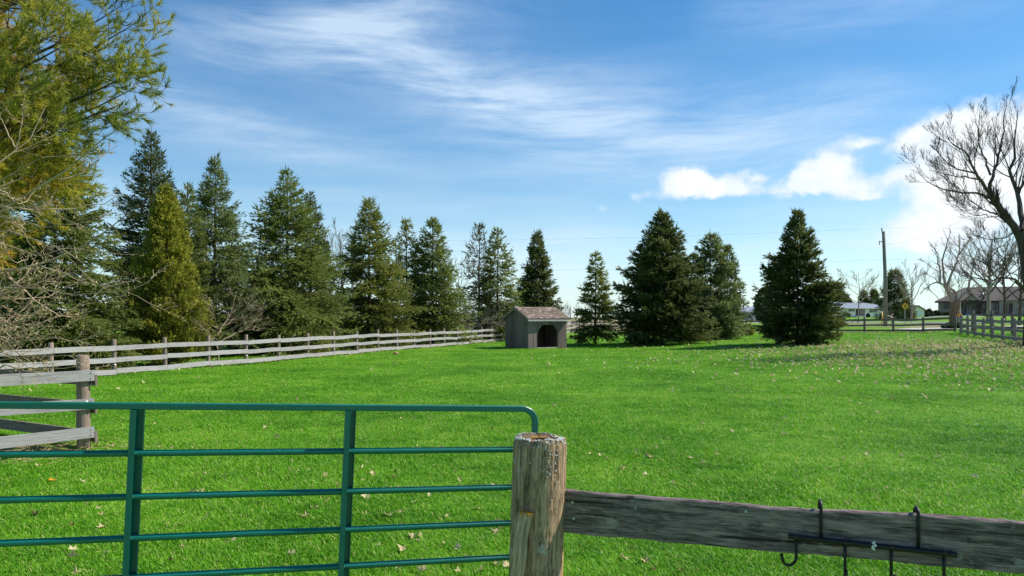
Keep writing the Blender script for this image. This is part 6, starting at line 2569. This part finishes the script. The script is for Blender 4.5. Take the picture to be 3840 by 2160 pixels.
def leaves():
    r = np.random.default_rng(451)
    meshes = []
    for i in range(10):
        V, Fc = leaf_shape(r, r.uniform(0.085, 0.13))
        meshes.append(np_mesh('fallen_leaf', V, Fc, MATS['dry_leaf'], False, np.full(len(Fc), r.uniform(0.15, 0.95))))
    spots = []
    for (cx, cy, sx, sy, n) in ((900, 1800, 330, 130, 46), (2330, 1720, 120, 60, 22), (420, 1930, 300, 120, 26), (1700, 1640, 180, 90, 14), (2600, 2060, 260, 80, 14),
                                (1750, 2050, 130, 80, 22), (3300, 1800, 420, 120, 22), (2900, 1600, 600, 140, 22), (1500, 1900, 260, 150, 30)):
        for _ in range(n):
            spots.append((r.normal(cx, sx), np.clip(r.normal(cy, sy), 1420, 2155)))
    for (px, py) in spots:
        p = on_ground(px, py)
        if p.y < 4.2:
            continue
        o = link('fallen_leaf', meshes[int(r.integers(0, 10))], None, p + UPX * r.uniform(0.008, 0.034), (r.normal(0, .5), r.normal(0, .35), r.uniform(0, 6.28)))
        s = r.uniform(0.55, 1.05)
        o.scale = (s, s, s)
        tag(o, 'dry curled brown leaf lying in the near lawn', 'leaf', 'fallen leaves on the near lawn')
    # litter of smaller leaves farther off: far too many to count
    n = 12000
    u = r.random(n)
    x = np.where(u < 0.80, r.normal(20.0, 5.6, n), r.uniform(-22, 24, n))
    y = np.where(u < 0.80, r.normal(29.2, 6.0, n), 9 + 40 * r.random(n) ** 0.8)
    m = u > 0.93
    x[m] = r.uniform(18, 31, m.sum())
    y[m] = 77 - (x[m] - 7.2) * 1.008 - r.uniform(0.1, 2.0, m.sum())
    m2 = (u > 0.86) & (u <= 0.93)
    s_ = r.uniform(0, 45, m2.sum())
    q_ = r.uniform(-0.5, 1.5, m2.sum())
    x[m2] = FA.x + fdir.x * s_ + fdir.y * -q_
    y[m2] = FA.y + fdir.y * s_ + fdir.x * q_
    keep = ((u < 0.80) | (u > 0.86) | (r.random(n) < 0.35)) & (y > 8) & (np.abs(x) < y * 0.85 + 2) & (beyond_back(x, y) < 0)
    x, y = x[keep], y[keep]
    Vs, Fs, tn, b = [], [], [], 0
    prot = [leaf_shape(r, 0.10, 7) for _ in range(12)]
    k = r.integers(0, 12, len(x))
    for i in range(len(x)):
        V, Fc = prot[k[i]]
        a = r.uniform(0, 6.28)
        tl = r.normal(0, 0.45, 2)
        s = r.uniform(0.55, 1.15) * (1 + y[i] / 90)
        c, sn = math.cos(a), math.sin(a)
        W = np.stack([V[:, 0] * c - V[:, 1] * sn, V[:, 0] * sn + V[:, 1] * c, V[:, 2] + V[:, 0] * tl[0] + V[:, 1] * tl[1]], 1) * s
        W += np.array([x[i], y[i], ghf(x[i], y[i]) + 0.045 + 0.02 * min(1, y[i] / 20)])
        Vs.append(W)
        Fs.append(Fc + b)
        b += len(W)
        tn.append(np.full(len(Fc), np.clip(r.normal(0.72, 0.22), 0, 1)))
    o = link('leaf_litter', np_mesh('leaf_litter', np.concatenate(Vs), np.concatenate(Fs), MATS['dry_leaf'], False, np.concatenate(tn)))
    tag(o, 'pale dry leaf litter scattered over the lawn, thickest below the maple', 'leaves', kind='stuff')
    # two single coloured things in the grass
    V, Fc = leaf_shape(r, 0.11)
    p = on_ground(196, 1812)
    tag(link('orange_leaf', np_mesh('orange_leaf', V, Fc, MATS['orange_leaf']), None, p + UPX * 0.03, (0.3, 0.2, 1)), 'bright orange leaf in the grass below the left gate bars', 'leaf')
    p = on_ground(1484, 1333)
    mb = MB().tube([(-.13, 0, .03), (-.05, 0, .09), (.05, 0, .09), (.14, 0, .05)], [.03, .07, .07, .03], 9)
    tag(link('orange_lump', mb.mesh('orange_lump', MATS['pink_lump'], True), None, p + UPX * 0.02), 'small pinkish orange lump on the lawn near the long fence', 'lump')


leaves()


def straw():
    r = np.random.default_rng(470)
    n = 1000
    x = r.normal(-7.0, 0.75, n)
    y = r.normal(9.85, 0.42, n)
    a = r.uniform(0, 3.1416, n)
    ln = r.uniform(0.05, 0.22, n)
    d = np.stack([np.cos(a), np.sin(a), r.normal(0, 0.12, n)], 1)
    p = np.stack([x, y, gh(x, y) + r.uniform(0.004, 0.05, n)], 1)
    PL = np.stack([p - d * (ln / 2)[:, None], p + r.normal(0, 0.006, (n, 3)), p + d * (ln / 2)[:, None]], 1)
    PL[:, :, 2] = np.maximum(PL[:, :, 2], gh(PL[:, :, 0], PL[:, :, 1]) + 0.003)
    V, Fc = tubes_batch(PL, np.full((n, 3), 0.0035), 3)
    tag(link('straw_litter', np_mesh('straw_litter', V, Fc, MATS['straw'])), 'brown straw and twig litter on the ground beside the corner post', 'straw', kind='stuff')


straw()
